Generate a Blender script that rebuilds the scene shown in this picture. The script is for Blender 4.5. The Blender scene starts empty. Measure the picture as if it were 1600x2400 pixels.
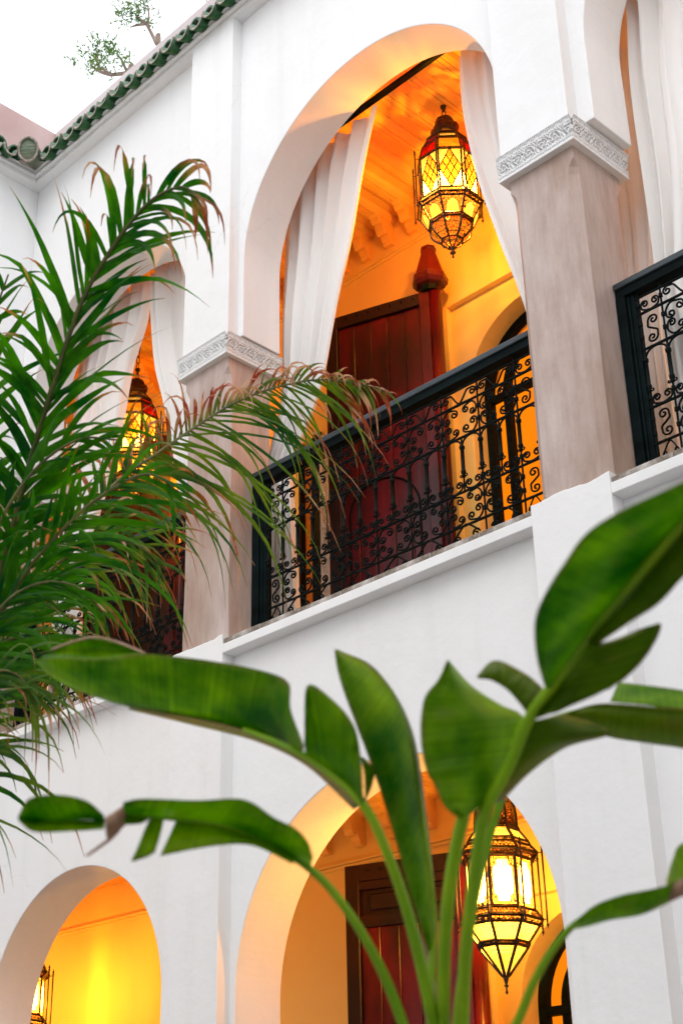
import bpy, bmesh, math, random
import numpy as np
from mathutils import Vector, Matrix, noise
random.seed(7)
PI = math.pi
# ---------------------------------------------------------------- camera
# world axes: x to the right along the facade, y into the building, z up; the camera stands at the origin (eye height,
# the courtyard floor is at z = -1.5), metres.
sc = bpy.context.scene
CR = np.array([[0.64488513, 0.76375846, 0.02821684], [-0.32872883, 0.31051627, -0.8919176], [-0.6899714, 0.56590871, 0.45131674]])
CF, CX, CY = 3513.99, 422.75, 1243.44
camd = bpy.data.cameras.new('camera')
cam = bpy.data.objects.new('camera', camd)
sc.collection.objects.link(cam)
M3 = Matrix([[CR[0][i], -CR[1][i], -CR[2][i]] for i in range(3)])
cam.matrix_world = M3.to_4x4()
camd.sensor_fit = 'VERTICAL'
camd.sensor_height = 36.0
camd.sensor_width = 24.0
camd.lens = CF / 2400 * 36
camd.shift_x = (800 - CX) / 2400
camd.shift_y = -(1200 - CY) / 2400
camd.clip_start = 0.05
camd.clip_end = 500
camd.dof.use_dof = True
camd.dof.focus_distance = 9.0
camd.dof.aperture_fstop = 5.2
sc.camera = cam
# ---------------------------------------------------------------- sky, sun, exposure
world = bpy.data.worlds.new('World')
sc.world = world
world.use_nodes = True
wn = world.node_tree
wn.nodes.clear()
wo = wn.nodes.new('ShaderNodeOutputWorld')
bg = wn.nodes.new('ShaderNodeBackground')
sky = wn.nodes.new('ShaderNodeTexSky')
sky.sky_type = 'NISHITA'
sky.sun_disc = False
sky.sun_elevation = math.radians(48)
sky.sun_rotation = math.radians(150)
sky.air_density = 1.0
sky.dust_density = 6.0
bg.inputs['Strength'].default_value = 0.157
mixw = wn.nodes.new('ShaderNodeMixRGB')          # thick even cloud cover over the blue sky
mixw.inputs['Fac'].default_value = 0.86
mixw.inputs['Color2'].default_value = (11.3, 11.7, 12.3, 1)
wn.links.new(sky.outputs[0], mixw.inputs['Color1'])
wn.links.new(mixw.outputs[0], bg.inputs['Color'])
wn.links.new(bg.outputs[0], wo.inputs['Surface'])
sund = bpy.data.lights.new('sun', 'SUN')
sund.energy = 0.5
sund.angle = math.radians(40)
sund.color = (1.0, 0.985, 0.96)
sun = bpy.data.objects.new('sun', sund)
sc.collection.objects.link(sun)
# sun behind the camera's left shoulder, high, veiled by cloud
sdir = Vector((0.30, -0.60, 0.92)).normalized()
sun.rotation_euler = sdir.to_track_quat('Z', 'Y').to_euler()
sc.view_settings.view_transform = 'Standard'
sc.view_settings.look = 'None'
sc.view_settings.exposure = 0.14
sc.view_settings.gamma = 1.0
sc.cycles.use_denoising = True
sc.cycles.max_bounces = 10
sc.cycles.diffuse_bounces = 5
sc.cycles.transparent_max_bounces = 16
sc.cycles.sample_clamp_indirect = 6.0

# ---------------------------------------------------------------- helpers
def at(u, v, d):
    """point seen at photo pixel (u, v) of the 1600 x 2400 picture, d metres deep"""
    c = np.array([(u - CX) / CF, (v - CY) / CF, 1.0]) * d
    return Vector(CR.T @ c)
def D(x, y, d):
    return at(x * 1.02041, y * 1.02041, d)

def new_mesh(name, verts, faces, mat=None, smooth=False):
    me = bpy.data.meshes.new(name)
    me.from_pydata([tuple(v) for v in verts], [], faces)
    if smooth:
        me.polygons.foreach_set('use_smooth', [True] * len(me.polygons))
    if mat is not None:
        me.materials.append(mat)
    me.update()
    return me
def link(name, me, parent=None, loc=None):
    o = bpy.data.objects.new(name, me)
    sc.collection.objects.link(o)
    if parent is not None:
        o.parent = parent
    if loc is not None:
        o.location = loc
    return o
def tag(o, label=None, cat=None, group=None, kind=None):
    if label: o['label'] = label
    if cat: o['category'] = cat
    if group: o['group'] = group
    if kind: o['kind'] = kind
    return o
def thing(name, label, cat, loc=(0, 0, 0), group=None):
    o = bpy.data.objects.new(name, None)
    sc.collection.objects.link(o)
    o.location = loc
    o.empty_display_size = 0.1
    return tag(o, label, cat, group)
def bevel(o, w=0.006, seg=2):
    m = o.modifiers.new('bevel', 'BEVEL')
    m.width = w
    m.segments = seg
    m.limit_method = 'ANGLE'
    m.angle_limit = math.radians(35)
    return o

class MB:
    def __init__(s):
        s.v = []; s.f = []
    def add(s, v, f):
        b = len(s.v)
        s.v += [tuple(p) for p in v]
        s.f += [tuple(i + b for i in q) for q in f]
    def box(s, x0, x1, y0, y1, z0, z1):
        s.add([(x0, y0, z0), (x1, y0, z0), (x1, y1, z0), (x0, y1, z0), (x0, y0, z1), (x1, y0, z1), (x1, y1, z1), (x0, y1, z1)],
              [(3, 2, 1, 0), (4, 5, 6, 7), (0, 1, 5, 4), (1, 2, 6, 5), (2, 3, 7, 6), (3, 0, 4, 7)])
        return s
    def tube(s, pts, r, n=6, caps=True, ph=0.0):
        pts = [Vector(p) for p in pts]
        k = len(pts)
        rr = r if isinstance(r, (list, tuple)) else [r] * k
        up = None
        rings = []
        for i in range(k):
            t = (pts[min(i + 1, k - 1)] - pts[max(i - 1, 0)])
            if t.length < 1e-9: t = Vector((0, 0, 1))
            t.normalize()
            if up is None:
                up = t.cross(Vector((0.13, 1, 0.07)))
                if up.length < 0.1: up = t.cross(Vector((1, 0, 0)))
                up.normalize()
            else:
                up = up - t * up.dot(t)
                up.normalize()
            w = t.cross(up)
            rings.append([pts[i] + (up * math.cos(2 * PI * j / n + ph) + w * math.sin(2 * PI * j / n + ph)) * rr[i] for j in range(n)])
        v = [p for q in rings for p in q]
        f = [(i * n + j, i * n + (j + 1) % n, (i + 1) * n + (j + 1) % n, (i + 1) * n + j) for i in range(k - 1) for j in range(n)]
        if caps:
            f.append(tuple(range(n - 1, -1, -1)))
            f.append(tuple((k - 1) * n + j for j in range(n)))
        s.add(v, f)
        return s
    def lathe(s, prof, n=16, c=(0, 0), ph=0.0):
        v = []; f = []
        for r, z in prof:
            for j in range(n):
                a = 2 * PI * j / n + ph
                v.append((c[0] + r * math.cos(a), c[1] + r * math.sin(a), z))
        for i in range(len(prof) - 1):
            for j in range(n):
                f.append((i * n + j, i * n + (j + 1) % n, (i + 1) * n + (j + 1) % n, (i + 1) * n + j))
        s.add(v, f)
        return s
    def mesh(s, name, mat, smooth=False):
        return new_mesh(name, s.v, s.f, mat, smooth)
    def obj(s, name, mat, parent=None, smooth=False, loc=None):
        return link(name, s.mesh(name, mat, smooth), parent, loc)

def extrude_y(pts, y0, y1):
    """outline [(x, z)] (counter-clockwise seen from -y) extruded from y0 to y1"""
    n = len(pts)
    v = [(x, y0, z) for x, z in pts] + [(x, y1, z) for x, z in pts]
    f = [tuple(range(n)), tuple(range(2 * n - 1, n - 1, -1))]
    f += [(i, i + n, (i + 1) % n + n, (i + 1) % n) for i in range(n)]
    return v, f
def extrude_x(pts, x0, x1):
    n = len(pts)
    v = [(x0, y, z) for y, z in pts] + [(x1, y, z) for y, z in pts]
    f = [tuple(range(n)), tuple(range(2 * n - 1, n - 1, -1))]
    f += [(i, i + n, (i + 1) % n + n, (i + 1) % n) for i in range(n)]
    return v, f
def fix_normals(o):
    bm = bmesh.new()
    bm.from_mesh(o.data)
    bmesh.ops.recalc_face_normals(bm, faces=bm.faces)
    bm.to_mesh(o.data)
    bm.free()
    return o
def arch(cx, r, spring, zb, n=84, w=None):
    w = w or r
    p = [(cx - w, zb)]
    for i in range(n + 1):
        a = PI - PI * i / n
        p.append((cx + r * math.cos(a), spring + r * math.sin(a)))
    p.append((cx + w, zb))
    return p
def catmull(P, m=8):
    P = [np.array(p, float) for p in P]
    Q = [2 * P[0] - P[1]] + P + [2 * P[-1] - P[-2]]
    out = []
    for i in range(1, len(Q) - 2):
        for k in range(m):
            t = k / m
            a, b, c, d = Q[i - 1], Q[i], Q[i + 1], Q[i + 2]
            out.append(0.5 * (2 * b + (c - a) * t + (2 * a - 5 * b + 4 * c - d) * t * t + (3 * b - 3 * c + d - a) * t ** 3))
    out.append(P[-1])
    return out

# ---------------------------------------------------------------- materials
def mat(name, col, rough=0.6, metal=0.0, spec=0.5):
    m = bpy.data.materials.new(name)
    m.use_nodes = True
    nt = m.node_tree
    b = nt.nodes['Principled BSDF']
    b.inputs['Base Color'].default_value = (*col, 1)
    b.inputs['Roughness'].default_value = rough
    b.inputs['Metallic'].default_value = metal
    b.inputs['Specular IOR Level'].default_value = spec
    return m, nt, b
def nd(nt, t, **k):
    n = nt.nodes.new(t)
    for a, v in k.items():
        if a in n.inputs: n.inputs[a].default_value = v
        else: setattr(n, a, v)
    return n
def noise_col(nt, b, c1, c2, scale=4.0, detail=6, lo=0.35, hi=0.65, stretch=(1, 1, 1), sock='Base Color', coord='Object', rough=0.6):
    tc = nd(nt, 'ShaderNodeTexCoord')
    mp = nd(nt, 'ShaderNodeMapping')
    mp.inputs['Scale'].default_value = stretch
    nt.links.new(tc.outputs[coord], mp.inputs[0])
    ns = nd(nt, 'ShaderNodeTexNoise')
    ns.inputs['Scale'].default_value = scale
    ns.inputs['Detail'].default_value = detail
    ns.inputs['Roughness'].default_value = rough
    nt.links.new(mp.outputs[0], ns.inputs['Vector'])
    r = nd(nt, 'ShaderNodeValToRGB')
    r.color_ramp.elements[0].position = lo
    r.color_ramp.elements[1].position = hi
    r.color_ramp.elements[0].color = (*c1, 1)
    r.color_ramp.elements[1].color = (*c2, 1)
    nt.links.new(ns.outputs[0], r.inputs[0])
    if sock: nt.links.new(r.outputs[0], b.inputs[sock])
    return r, ns, mp
def bump(nt, b, scale, strength, dist=0.01, detail=5, stretch=(1, 1, 1)):
    tc = nd(nt, 'ShaderNodeTexCoord')
    mp = nd(nt, 'ShaderNodeMapping')
    mp.inputs['Scale'].default_value = stretch
    nt.links.new(tc.outputs['Object'], mp.inputs[0])
    ns = nd(nt, 'ShaderNodeTexNoise')
    ns.inputs['Scale'].default_value = scale
    ns.inputs['Detail'].default_value = detail
    nt.links.new(mp.outputs[0], ns.inputs['Vector'])
    bp = nd(nt, 'ShaderNodeBump')
    bp.inputs['Strength'].default_value = strength
    bp.inputs['Distance'].default_value = dist
    nt.links.new(ns.outputs[0], bp.inputs['Height'])
    nt.links.new(bp.outputs[0], b.inputs['Normal'])
    return bp

def plaster_mat(name, base, dirt, rough=0.75, marks=0.0):
    m, nt, b = mat(name, base, rough, spec=0.25)
    r, ns, mp = noise_col(nt, b, dirt, base, 1.3, 8, 0.30, 0.52, (1, 1, 0.35))
    bump(nt, b, 7.0, 0.35, 0.016, 9)
    if marks:
        # vertical rain drips
        r2, n2, m2 = noise_col(nt, b, (1, 1, 1), (1 - marks, 1 - marks, 1 - marks * 1.25), 7, 6, 0.56, 0.80, (1, 1, 0.06), sock=None)
        # hairline cracks: edges of large warped cells, kept only in patches
        tc = nd(nt, 'ShaderNodeTexCoord')
        wn_ = nd(nt, 'ShaderNodeTexNoise'); wn_.inputs['Scale'].default_value = 3.0; wn_.inputs['Detail'].default_value = 6
        nt.links.new(tc.outputs['Object'], wn_.inputs['Vector'])
        mxv = nd(nt, 'ShaderNodeMixRGB'); mxv.inputs['Fac'].default_value = 0.25
        nt.links.new(tc.outputs['Object'], mxv.inputs['Color1']); nt.links.new(wn_.outputs['Color'], mxv.inputs['Color2'])
        vo = nd(nt, 'ShaderNodeTexVoronoi'); vo.feature = 'DISTANCE_TO_EDGE'; vo.inputs['Scale'].default_value = 1.1
        nt.links.new(mxv.outputs[0], vo.inputs['Vector'])
        cr = nd(nt, 'ShaderNodeValToRGB')
        cr.color_ramp.elements[0].position = 0.0; cr.color_ramp.elements[1].position = 0.0035
        cr.color_ramp.elements[0].color = (0.90, 0.895, 0.885, 1); cr.color_ramp.elements[1].color = (1, 1, 1, 1)
        nt.links.new(vo.outputs['Distance'], cr.inputs[0])
        msk, n3, m3 = noise_col(nt, b, (0, 0, 0), (1, 1, 1), 0.9, 2, 0.56, 0.64, sock=None)
        k = nd(nt, 'ShaderNodeMixRGB'); k.inputs['Color1'].default_value = (1, 1, 1, 1)
        nt.links.new(msk.outputs[0], k.inputs['Fac']); nt.links.new(cr.outputs[0], k.inputs['Color2'])
        q = nd(nt, 'ShaderNodeMixRGB', blend_type='MULTIPLY'); q.inputs['Fac'].default_value = 1
        nt.links.new(r.outputs[0], q.inputs['Color1']); nt.links.new(r2.outputs[0], q.inputs['Color2'])
        q2 = nd(nt, 'ShaderNodeMixRGB', blend_type='MULTIPLY'); q2.inputs['Fac'].default_value = 1
        nt.links.new(q.outputs[0], q2.inputs['Color1']); nt.links.new(k.outputs[0], q2.inputs['Color2'])
        nt.links.new(q2.outputs[0], b.inputs['Base Color'])
    return m
M_WHITE = plaster_mat('white lime plaster', (0.83, 0.83, 0.83), (0.79, 0.787, 0.78), marks=0.055)
M_INT = plaster_mat('lamp-tinted interior plaster', (0.86, 0.62, 0.20), (0.82, 0.57, 0.17))  # cream plaster; the orange lamplight is put into its base colour
M_CEIL = plaster_mat('lamp-tinted ceiling boards', (0.86, 0.50, 0.12), (0.82, 0.45, 0.10), 0.5)  # amber glow of the lanterns mixed into the boards' own colour
M_LAV, nt, b = mat('pink lilac parapet plaster', (0.55, 0.49, 0.50), 0.8)
noise_col(nt, b, (0.50, 0.42, 0.42), (0.58, 0.51, 0.515), 1.2, 7)
M_PARA2, nt, b = mat('rose parapet plaster', (0.66, 0.46, 0.44), 0.8)
noise_col(nt, b, (0.50, 0.33, 0.31), (0.60, 0.45, 0.43), 1.6, 7)

M_TAD, nt, b = mat('taupe tadelakt', (0.55, 0.46, 0.42), 0.42, spec=0.4)
r, ns, mp = noise_col(nt, b, (0.38, 0.265, 0.21), (0.56, 0.465, 0.43), 2.6, 9, 0.33, 0.66, (1, 1, 0.4))
r2, ns2, mp2 = noise_col(nt, b, (0.80, 0.76, 0.73), (1.04, 1.04, 1.05), 22, 6, 0.35, 0.7, (1, 1, 0.16), sock=None)
mx = nd(nt, 'ShaderNodeMixRGB', blend_type='MULTIPLY')
mx.inputs['Fac'].default_value = 0.8
nt.links.new(r.outputs[0], mx.inputs['Color1'])
nt.links.new(r2.outputs[0], mx.inputs['Color2'])
nt.links.new(mx.outputs[0], b.inputs['Base Color'])
bump(nt, b, 14, 0.3, 0.01, 8)

M_CARVE, nt, b = mat('carved white plaster', (0.80, 0.80, 0.80), 0.7, spec=0.2)
M_TILEDGE, nt, b = mat('weathered terracotta edge', (0.30, 0.24, 0.18), 0.85)
noise_col(nt, b, (0.17, 0.13, 0.095), (0.62, 0.58, 0.54), 9, 6, 0.42, 0.72, (1, 1, 1))
bump(nt, b, 40, 0.5, 0.01)

M_IRON, nt, b = mat('black green painted iron', (0.004, 0.009, 0.009), 0.55, spec=0.07)
noise_col(nt, b, (0.001, 0.0025, 0.0025), (0.003, 0.008, 0.008), 18, 5)
bump(nt, b, 60, 0.35, 0.004)
M_RAIL, nt, b = mat('dark green painted wood', (0.003, 0.007, 0.008), 0.6, spec=0.06)
noise_col(nt, b, (0.001, 0.003, 0.003), (0.005, 0.012, 0.013), 7, 7, 0.35, 0.65, (0.25, 1, 1))
bump(nt, b, 30, 0.35, 0.006, 6, (0.2, 1, 1))

M_HRAIL, nt, b = mat('handrail paint with sky light', (0.02, 0.03, 0.035), 0.36, spec=0.4)  # lighter and bluer than the frame: sky light painted into the colour
noise_col(nt, b, (0.010, 0.017, 0.020), (0.045, 0.065, 0.080), 9, 8, 0.38, 0.68, (0.2, 1, 1))
bump(nt, b, 30, 0.35, 0.006, 6, (0.2, 1, 1))

def wood_mat(name, c1, c2, c3, rough=0.30):
    m, nt, b = mat(name, c1, rough, spec=0.3)
    r, ns, mp = noise_col(nt, b, c1, c2, 10, 8, 0.36, 0.64, (1.2, 1.2, 0.13), sock=None, rough=0.65)
    r2, ns2, mp2 = noise_col(nt, b, (0, 0, 0), (1, 1, 1), 2.2, 5, 0.42, 0.66, (1, 1, 0.5), sock=None)
    mx = nd(nt, 'ShaderNodeMixRGB')
    nt.links.new(r2.outputs[0], mx.inputs['Fac'])
    nt.links.new(r.outputs[0], mx.inputs['Color1'])
    mx.inputs['Color2'].default_value = (*c3, 1)
    nt.links.new(mx.outputs[0], b.inputs['Base Color'])
    bump(nt, b, 26, 0.35, 0.006, 7, (1, 1, 0.1))
    return m
M_DOOR = wood_mat('dark red stained wood', (0.012, 0.002, 0.003), (0.050, 0.002, 0.005), (0.125, 0.002, 0.008))
M_FIN = wood_mat('maroon turned wood', (0.018, 0.003, 0.004), (0.045, 0.003, 0.005), (0.10, 0.003, 0.006), 0.35)
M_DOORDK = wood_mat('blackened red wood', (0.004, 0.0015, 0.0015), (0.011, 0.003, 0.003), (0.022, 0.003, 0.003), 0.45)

def cloth_mat():
    m = bpy.data.materials.new('white sheer cotton')
    m.use_nodes = True
    nt = m.node_tree
    nt.nodes.clear()
    out = nd(nt, 'ShaderNodeOutputMaterial')
    df = nd(nt, 'ShaderNodeBsdfDiffuse'); df.inputs['Color'].default_value = (0.87, 0.865, 0.85, 1)
    tl = nd(nt, 'ShaderNodeBsdfTranslucent'); tl.inputs['Color'].default_value = (0.80, 0.80, 0.80, 1)
    tr = nd(nt, 'ShaderNodeBsdfTransparent'); tr.inputs['Color'].default_value = (1, 1, 1, 1)
    m1 = nd(nt, 'ShaderNodeMixShader'); m1.inputs[0].default_value = 0.015
    m2 = nd(nt, 'ShaderNodeMixShader'); m2.inputs[0].default_value = 0.015
    nt.links.new(df.outputs[0], m1.inputs[1]); nt.links.new(tl.outputs[0], m1.inputs[2])
    nt.links.new(m1.outputs[0], m2.inputs[1]); nt.links.new(tr.outputs[0], m2.inputs[2])
    nt.links.new(m2.outputs[0], out.inputs['Surface'])
    tc = nd(nt, 'ShaderNodeTexCoord')
    wv = nd(nt, 'ShaderNodeTexNoise'); wv.inputs['Scale'].default_value = 30; wv.inputs['Detail'].default_value = 6
    mp = nd(nt, 'ShaderNodeMapping'); mp.inputs['Scale'].default_value = (1, 1, 0.25)
    bp = nd(nt, 'ShaderNodeBump'); bp.inputs['Strength'].default_value = 0.25; bp.inputs['Distance'].default_value = 0.01
    nt.links.new(tc.outputs['Object'], mp.inputs[0]); nt.links.new(mp.outputs[0], wv.inputs['Vector'])
    nt.links.new(wv.outputs[0], bp.inputs['Height'])
    nt.links.new(bp.outputs[0], df.inputs['Normal'])
    return m
M_CLOTH = cloth_mat()

def glass_mat(name, col, tr_fac=0.97):
    m = bpy.data.materials.new(name)
    m.use_nodes = True
    nt = m.node_tree
    nt.nodes.clear()
    out = nd(nt, 'ShaderNodeOutputMaterial')
    tl = nd(nt, 'ShaderNodeBsdfTranslucent'); tl.inputs['Color'].default_value = (*col, 1)
    tr = nd(nt, 'ShaderNodeBsdfTransparent'); tr.inputs['Color'].default_value = (*col, 1)
    m1 = nd(nt, 'ShaderNodeMixShader'); m1.inputs[0].default_value = tr_fac
    nt.links.new(tl.outputs[0], m1.inputs[1]); nt.links.new(tr.outputs[0], m1.inputs[2])
    nt.links.new(m1.outputs[0], out.inputs['Surface'])
    ns = nd(nt, 'ShaderNodeTexNoise'); ns.inputs['Scale'].default_value = 14; ns.inputs['Detail'].default_value = 3
    tc = nd(nt, 'ShaderNodeTexCoord'); nt.links.new(tc.outputs['Object'], ns.inputs['Vector'])
    r = nd(nt, 'ShaderNodeValToRGB')
    r.color_ramp.elements[0].color = (*[c * 0.55 for c in col], 1)
    r.color_ramp.elements[1].color = (*col, 1)
    r.color_ramp.elements[0].position = 0.3; r.color_ramp.elements[1].position = 0.62
    nt.links.new(ns.outputs[0], r.inputs[0])
    nt.links.new(r.outputs[0], tl.inputs['Color'])
    return m
G_CLEAR = glass_mat('frosted warm glass', (1.0, 0.76, 0.34), 0.86)
G_HOT = glass_mat('milky warm glass', (1.0, 0.84, 0.55), 0.66)
G_YELLOW = glass_mat('yellow stained glass', (1.0, 0.80, 0.34), 0.86)
G_AMBER = glass_mat('amber stained glass', (1.0, 0.50, 0.06), 0.91)
G_RED = glass_mat('red stained glass', (0.7, 0.02, 0.008), 0.95)
M_BRASS, nt, b = mat('dark bronze', (0.014, 0.007, 0.005), 0.42, metal=0.3)
noise_col(nt, b, (0.008, 0.004, 0.003), (0.030, 0.013, 0.007), 30, 4)

def filigree_mat(name, scale, dens):
    """pierced sheet metal over amber glass: voronoi cells are the holes"""
    m = bpy.data.materials.new(name)
    m.use_nodes = True
    nt = m.node_tree
    b = nt.nodes['Principled BSDF']
    out = nt.nodes['Material Output']
    b.inputs['Base Color'].default_value = (0.05, 0.02, 0.01, 1)
    b.inputs['Metallic'].default_value = 0.6
    b.inputs['Roughness'].default_value = 0.4
    tc = nd(nt, 'ShaderNodeTexCoord')
    vo = nd(nt, 'ShaderNodeTexVoronoi')
    vo.feature = 'DISTANCE_TO_EDGE'
    vo.inputs['Scale'].default_value = scale
    vo.inputs['Randomness'].default_value = 0.55
    nt.links.new(tc.outputs['Object'], vo.inputs['Vector'])
    mt = nd(nt, 'ShaderNodeMath', operation='GREATER_THAN')
    mt.inputs[1].default_value = dens
    nt.links.new(vo.outputs['Distance'], mt.inputs[0])
    tl = nd(nt, 'ShaderNodeBsdfTranslucent'); tl.inputs['Color'].default_value = (1, 0.5, 0.15, 1)
    tr = nd(nt, 'ShaderNodeBsdfTransparent'); tr.inputs['Color'].default_value = (1, 0.55, 0.2, 1)
    m1 = nd(nt, 'ShaderNodeMixShader'); m1.inputs[0].default_value = 0.93
    nt.links.new(tl.outputs[0], m1.inputs[1]); nt.links.new(tr.outputs[0], m1.inputs[2])
    m2 = nd(nt, 'ShaderNodeMixShader')
    nt.links.new(mt.outputs[0], m2.inputs[0])
    nt.links.new(b.outputs[0], m2.inputs[1]); nt.links.new(m1.outputs[0], m2.inputs[2])
    nt.links.new(m2.outputs[0], out.inputs['Surface'])
    return m
M_FILI = filigree_mat('pierced bronze sheet', 70, 0.15)
M_FILIB = filigree_mat('pierced bronze bowl sheet', 62, 0.075)
M_FILI2 = filigree_mat('fine pierced bronze sheet', 110, 0.16)

def emis(name, col, s):
    m = bpy.data.materials.new(name)
    m.use_nodes = True
    nt = m.node_tree
    nt.nodes.clear()
    out = nd(nt, 'ShaderNodeOutputMaterial')
    e = nd(nt, 'ShaderNodeEmission')
    e.inputs['Color'].default_value = (*col, 1)
    e.inputs['Strength'].default_value = s
    ns = nd(nt, 'ShaderNodeTexNoise'); ns.inputs['Scale'].default_value = 3
    r = nd(nt, 'ShaderNodeValToRGB')
    r.color_ramp.elements[0].color = (*[c * 0.8 for c in col], 1); r.color_ramp.elements[1].color = (*col, 1)
    nt.links.new(ns.outputs[0], r.inputs[0]); nt.links.new(r.outputs[0], e.inputs['Color'])
    nt.links.new(e.outputs[0], out.inputs['Surface'])
    return m
M_LIT = emis('lit orange window glass', (1.0, 0.24, 0.004), 1.05)

M_GLAZE, nt, b = mat('green glazed roof tile', (0.02, 0.06, 0.03), 0.25, spec=0.35)
noise_col(nt, b, (0.010, 0.040, 0.018), (0.045, 0.17, 0.055), 16, 6, 0.3, 0.75)
bump(nt, b, 50, 0.3, 0.004)
M_CLAY, nt, b = mat('bare clay tile rim', (0.42, 0.34, 0.29), 0.8)
noise_col(nt, b, (0.16, 0.13, 0.10), (0.60, 0.52, 0.47), 26, 5, 0.35, 0.7)
M_OLDTILE, nt, b = mat('round green ridge tile end', (0.1, 0.16, 0.1), 0.5)
noise_col(nt, b, (0.05, 0.11, 0.06), (0.28, 0.26, 0.18), 20, 6, 0.35, 0.75, (0.4, 0.4, 3))

VEINED = ('broad leaf blade', 'olive broad leaf blade')
def leaf_mat(name, c1, c2, ctip, tl=0.35, rough=0.38, vein=0.0, attr=True, ctip2=None):
    m, nt, b = mat(name, c1, rough, spec=0.13)
    out = nt.nodes['Material Output']
    r, ns, mp = noise_col(nt, b, c1, c2, 5, 5, 0.35, 0.68, (1, 1, 1), sock=None)
    col = r.outputs[0]
    if attr:
        at_ = nd(nt, 'ShaderNodeAttribute', attribute_name='tip')
        mx = nd(nt, 'ShaderNodeMixRGB')
        r3, ns3, mp3 = noise_col(nt, b, ctip, ctip2 or ctip, 9, 3, 0.42, 0.6, sock=None)
        nt.links.new(r3.outputs[0], mx.inputs['Color2'])
        nt.links.new(at_.outputs['Fac'], mx.inputs['Fac'])
        nt.links.new(col, mx.inputs['Color1'])
        col = mx.outputs[0]
    if name in VEINED:
        av = nd(nt, 'ShaderNodeAttribute', attribute_name='vein')
        nv = nd(nt, 'ShaderNodeTexNoise'); nv.noise_dimensions = '1D'
        nv.inputs['Scale'].default_value = 1.0; nv.inputs['Detail'].default_value = 3
        nt.links.new(av.outputs['Fac'], nv.inputs['W'])
        rv = nd(nt, 'ShaderNodeValToRGB')
        rv.color_ramp.elements[0].position = 0.36; rv.color_ramp.elements[1].position = 0.66
        rv.color_ramp.elements[0].color = (0.80, 0.83, 0.8, 1); rv.color_ramp.elements[1].color = (1.10, 1.07, 1.0, 1)
        nt.links.new(nv.outputs[0], rv.inputs[0])
        mv = nd(nt, 'ShaderNodeMixRGB', blend_type='MULTIPLY'); mv.inputs['Fac'].default_value = 1
        nt.links.new(col, mv.inputs['Color1']); nt.links.new(rv.outputs[0], mv.inputs['Color2'])
        col = mv.outputs[0]
        bp = nd(nt, 'ShaderNodeBump'); bp.inputs['Strength'].default_value = 0.5; bp.inputs['Distance'].default_value = 0.004
        nt.links.new(nv.outputs[0], bp.inputs['Height']); nt.links.new(bp.outputs[0], b.inputs['Normal'])
        b.inputs['Specular IOR Level'].default_value = 0.16
        b.inputs['Roughness'].default_value = 0.36
    nt.links.new(col, b.inputs['Base Color'])
    t = nd(nt, 'ShaderNodeBsdfTranslucent')
    hs = nd(nt, 'ShaderNodeHueSaturation')
    hs.inputs['Value'].default_value = 2.2
    hs.inputs['Saturation'].default_value = 1.15
    nt.links.new(col, hs.inputs['Color'])
    nt.links.new(hs.outputs[0], t.inputs['Color'])
    ms = nd(nt, 'ShaderNodeMixShader'); ms.inputs[0].default_value = tl
    nt.links.new(b.outputs[0], ms.inputs[1]); nt.links.new(t.outputs[0], ms.inputs[2])
    nt.links.new(ms.outputs[0], out.inputs['Surface'])
    return m
M_PALM = leaf_mat('palm leaflet', (0.003, 0.052, 0.006), (0.052, 0.210, 0.003), (0.22, 0.055, 0.02), 0.38, ctip2=(0.40, 0.22, 0.10))
M_PALM2 = leaf_mat('grey green palm leaflet', (0.014, 0.070, 0.016), (0.130, 0.210, 0.020), (0.24, 0.05, 0.025), 0.32, ctip2=(0.46, 0.29, 0.17))
M_RACH, nt, b = mat('palm rachis', (0.10, 0.12, 0.02), 0.5)
noise_col(nt, b, (0.05, 0.075, 0.012), (0.16, 0.15, 0.035), 6)
M_BAN = leaf_mat('broad leaf blade', (0.008, 0.130, 0.0), (0.270, 0.420, 0.0), (0.20, 0.16, 0.05), 0.50, 0.42)
M_BAN2 = leaf_mat('olive broad leaf blade', (0.065, 0.130, 0.0005), (0.140, 0.210, 0.001), (0.22, 0.16, 0.06), 0.50, 0.45)
M_PET, nt, b = mat('leaf stalk', (0.07, 0.22, 0.012), 0.4, spec=0.3)
noise_col(nt, b, (0.08, 0.24, 0.002), (0.28, 0.46, 0.004), 5, 4, 0.3, 0.7, (1, 1, 0.3))
M_DRY, nt, b = mat('dry brown leaf', (0.33, 0.17, 0.09), 0.7)
noise_col(nt, b, (0.24, 0.10, 0.05), (0.50, 0.33, 0.22), 14)
M_OLIVE = leaf_mat('olive leaf', (0.05, 0.11, 0.03), (0.14, 0.20, 0.06), (0.2, 0.2, 0.1), 0.3, attr=False)
M_BARK, nt, b = mat('grey brown bark', (0.24, 0.17, 0.13), 0.85)
noise_col(nt, b, (0.17, 0.12, 0.09), (0.36, 0.27, 0.22), 12)
M_GROUND, nt, b = mat('courtyard tile floor', (0.22, 0.22, 0.22), 0.6)
noise_col(nt, b, (0.13, 0.13, 0.13), (0.21, 0.21, 0.21), 3)
M_POT, nt, b = mat('terracotta pot', (0.38, 0.16, 0.08), 0.75)
noise_col(nt, b, (0.30, 0.12, 0.06), (0.45, 0.22, 0.13), 6)

# ================================================================ GROUND
g = MB()
g.add([(-60, -60, -1.5), (60, -60, -1.5), (60, 60, -1.5), (-60, 60, -1.5)], [(0, 1, 2, 3)])
tag(g.obj('ground', M_GROUND), kind='structure')

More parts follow.
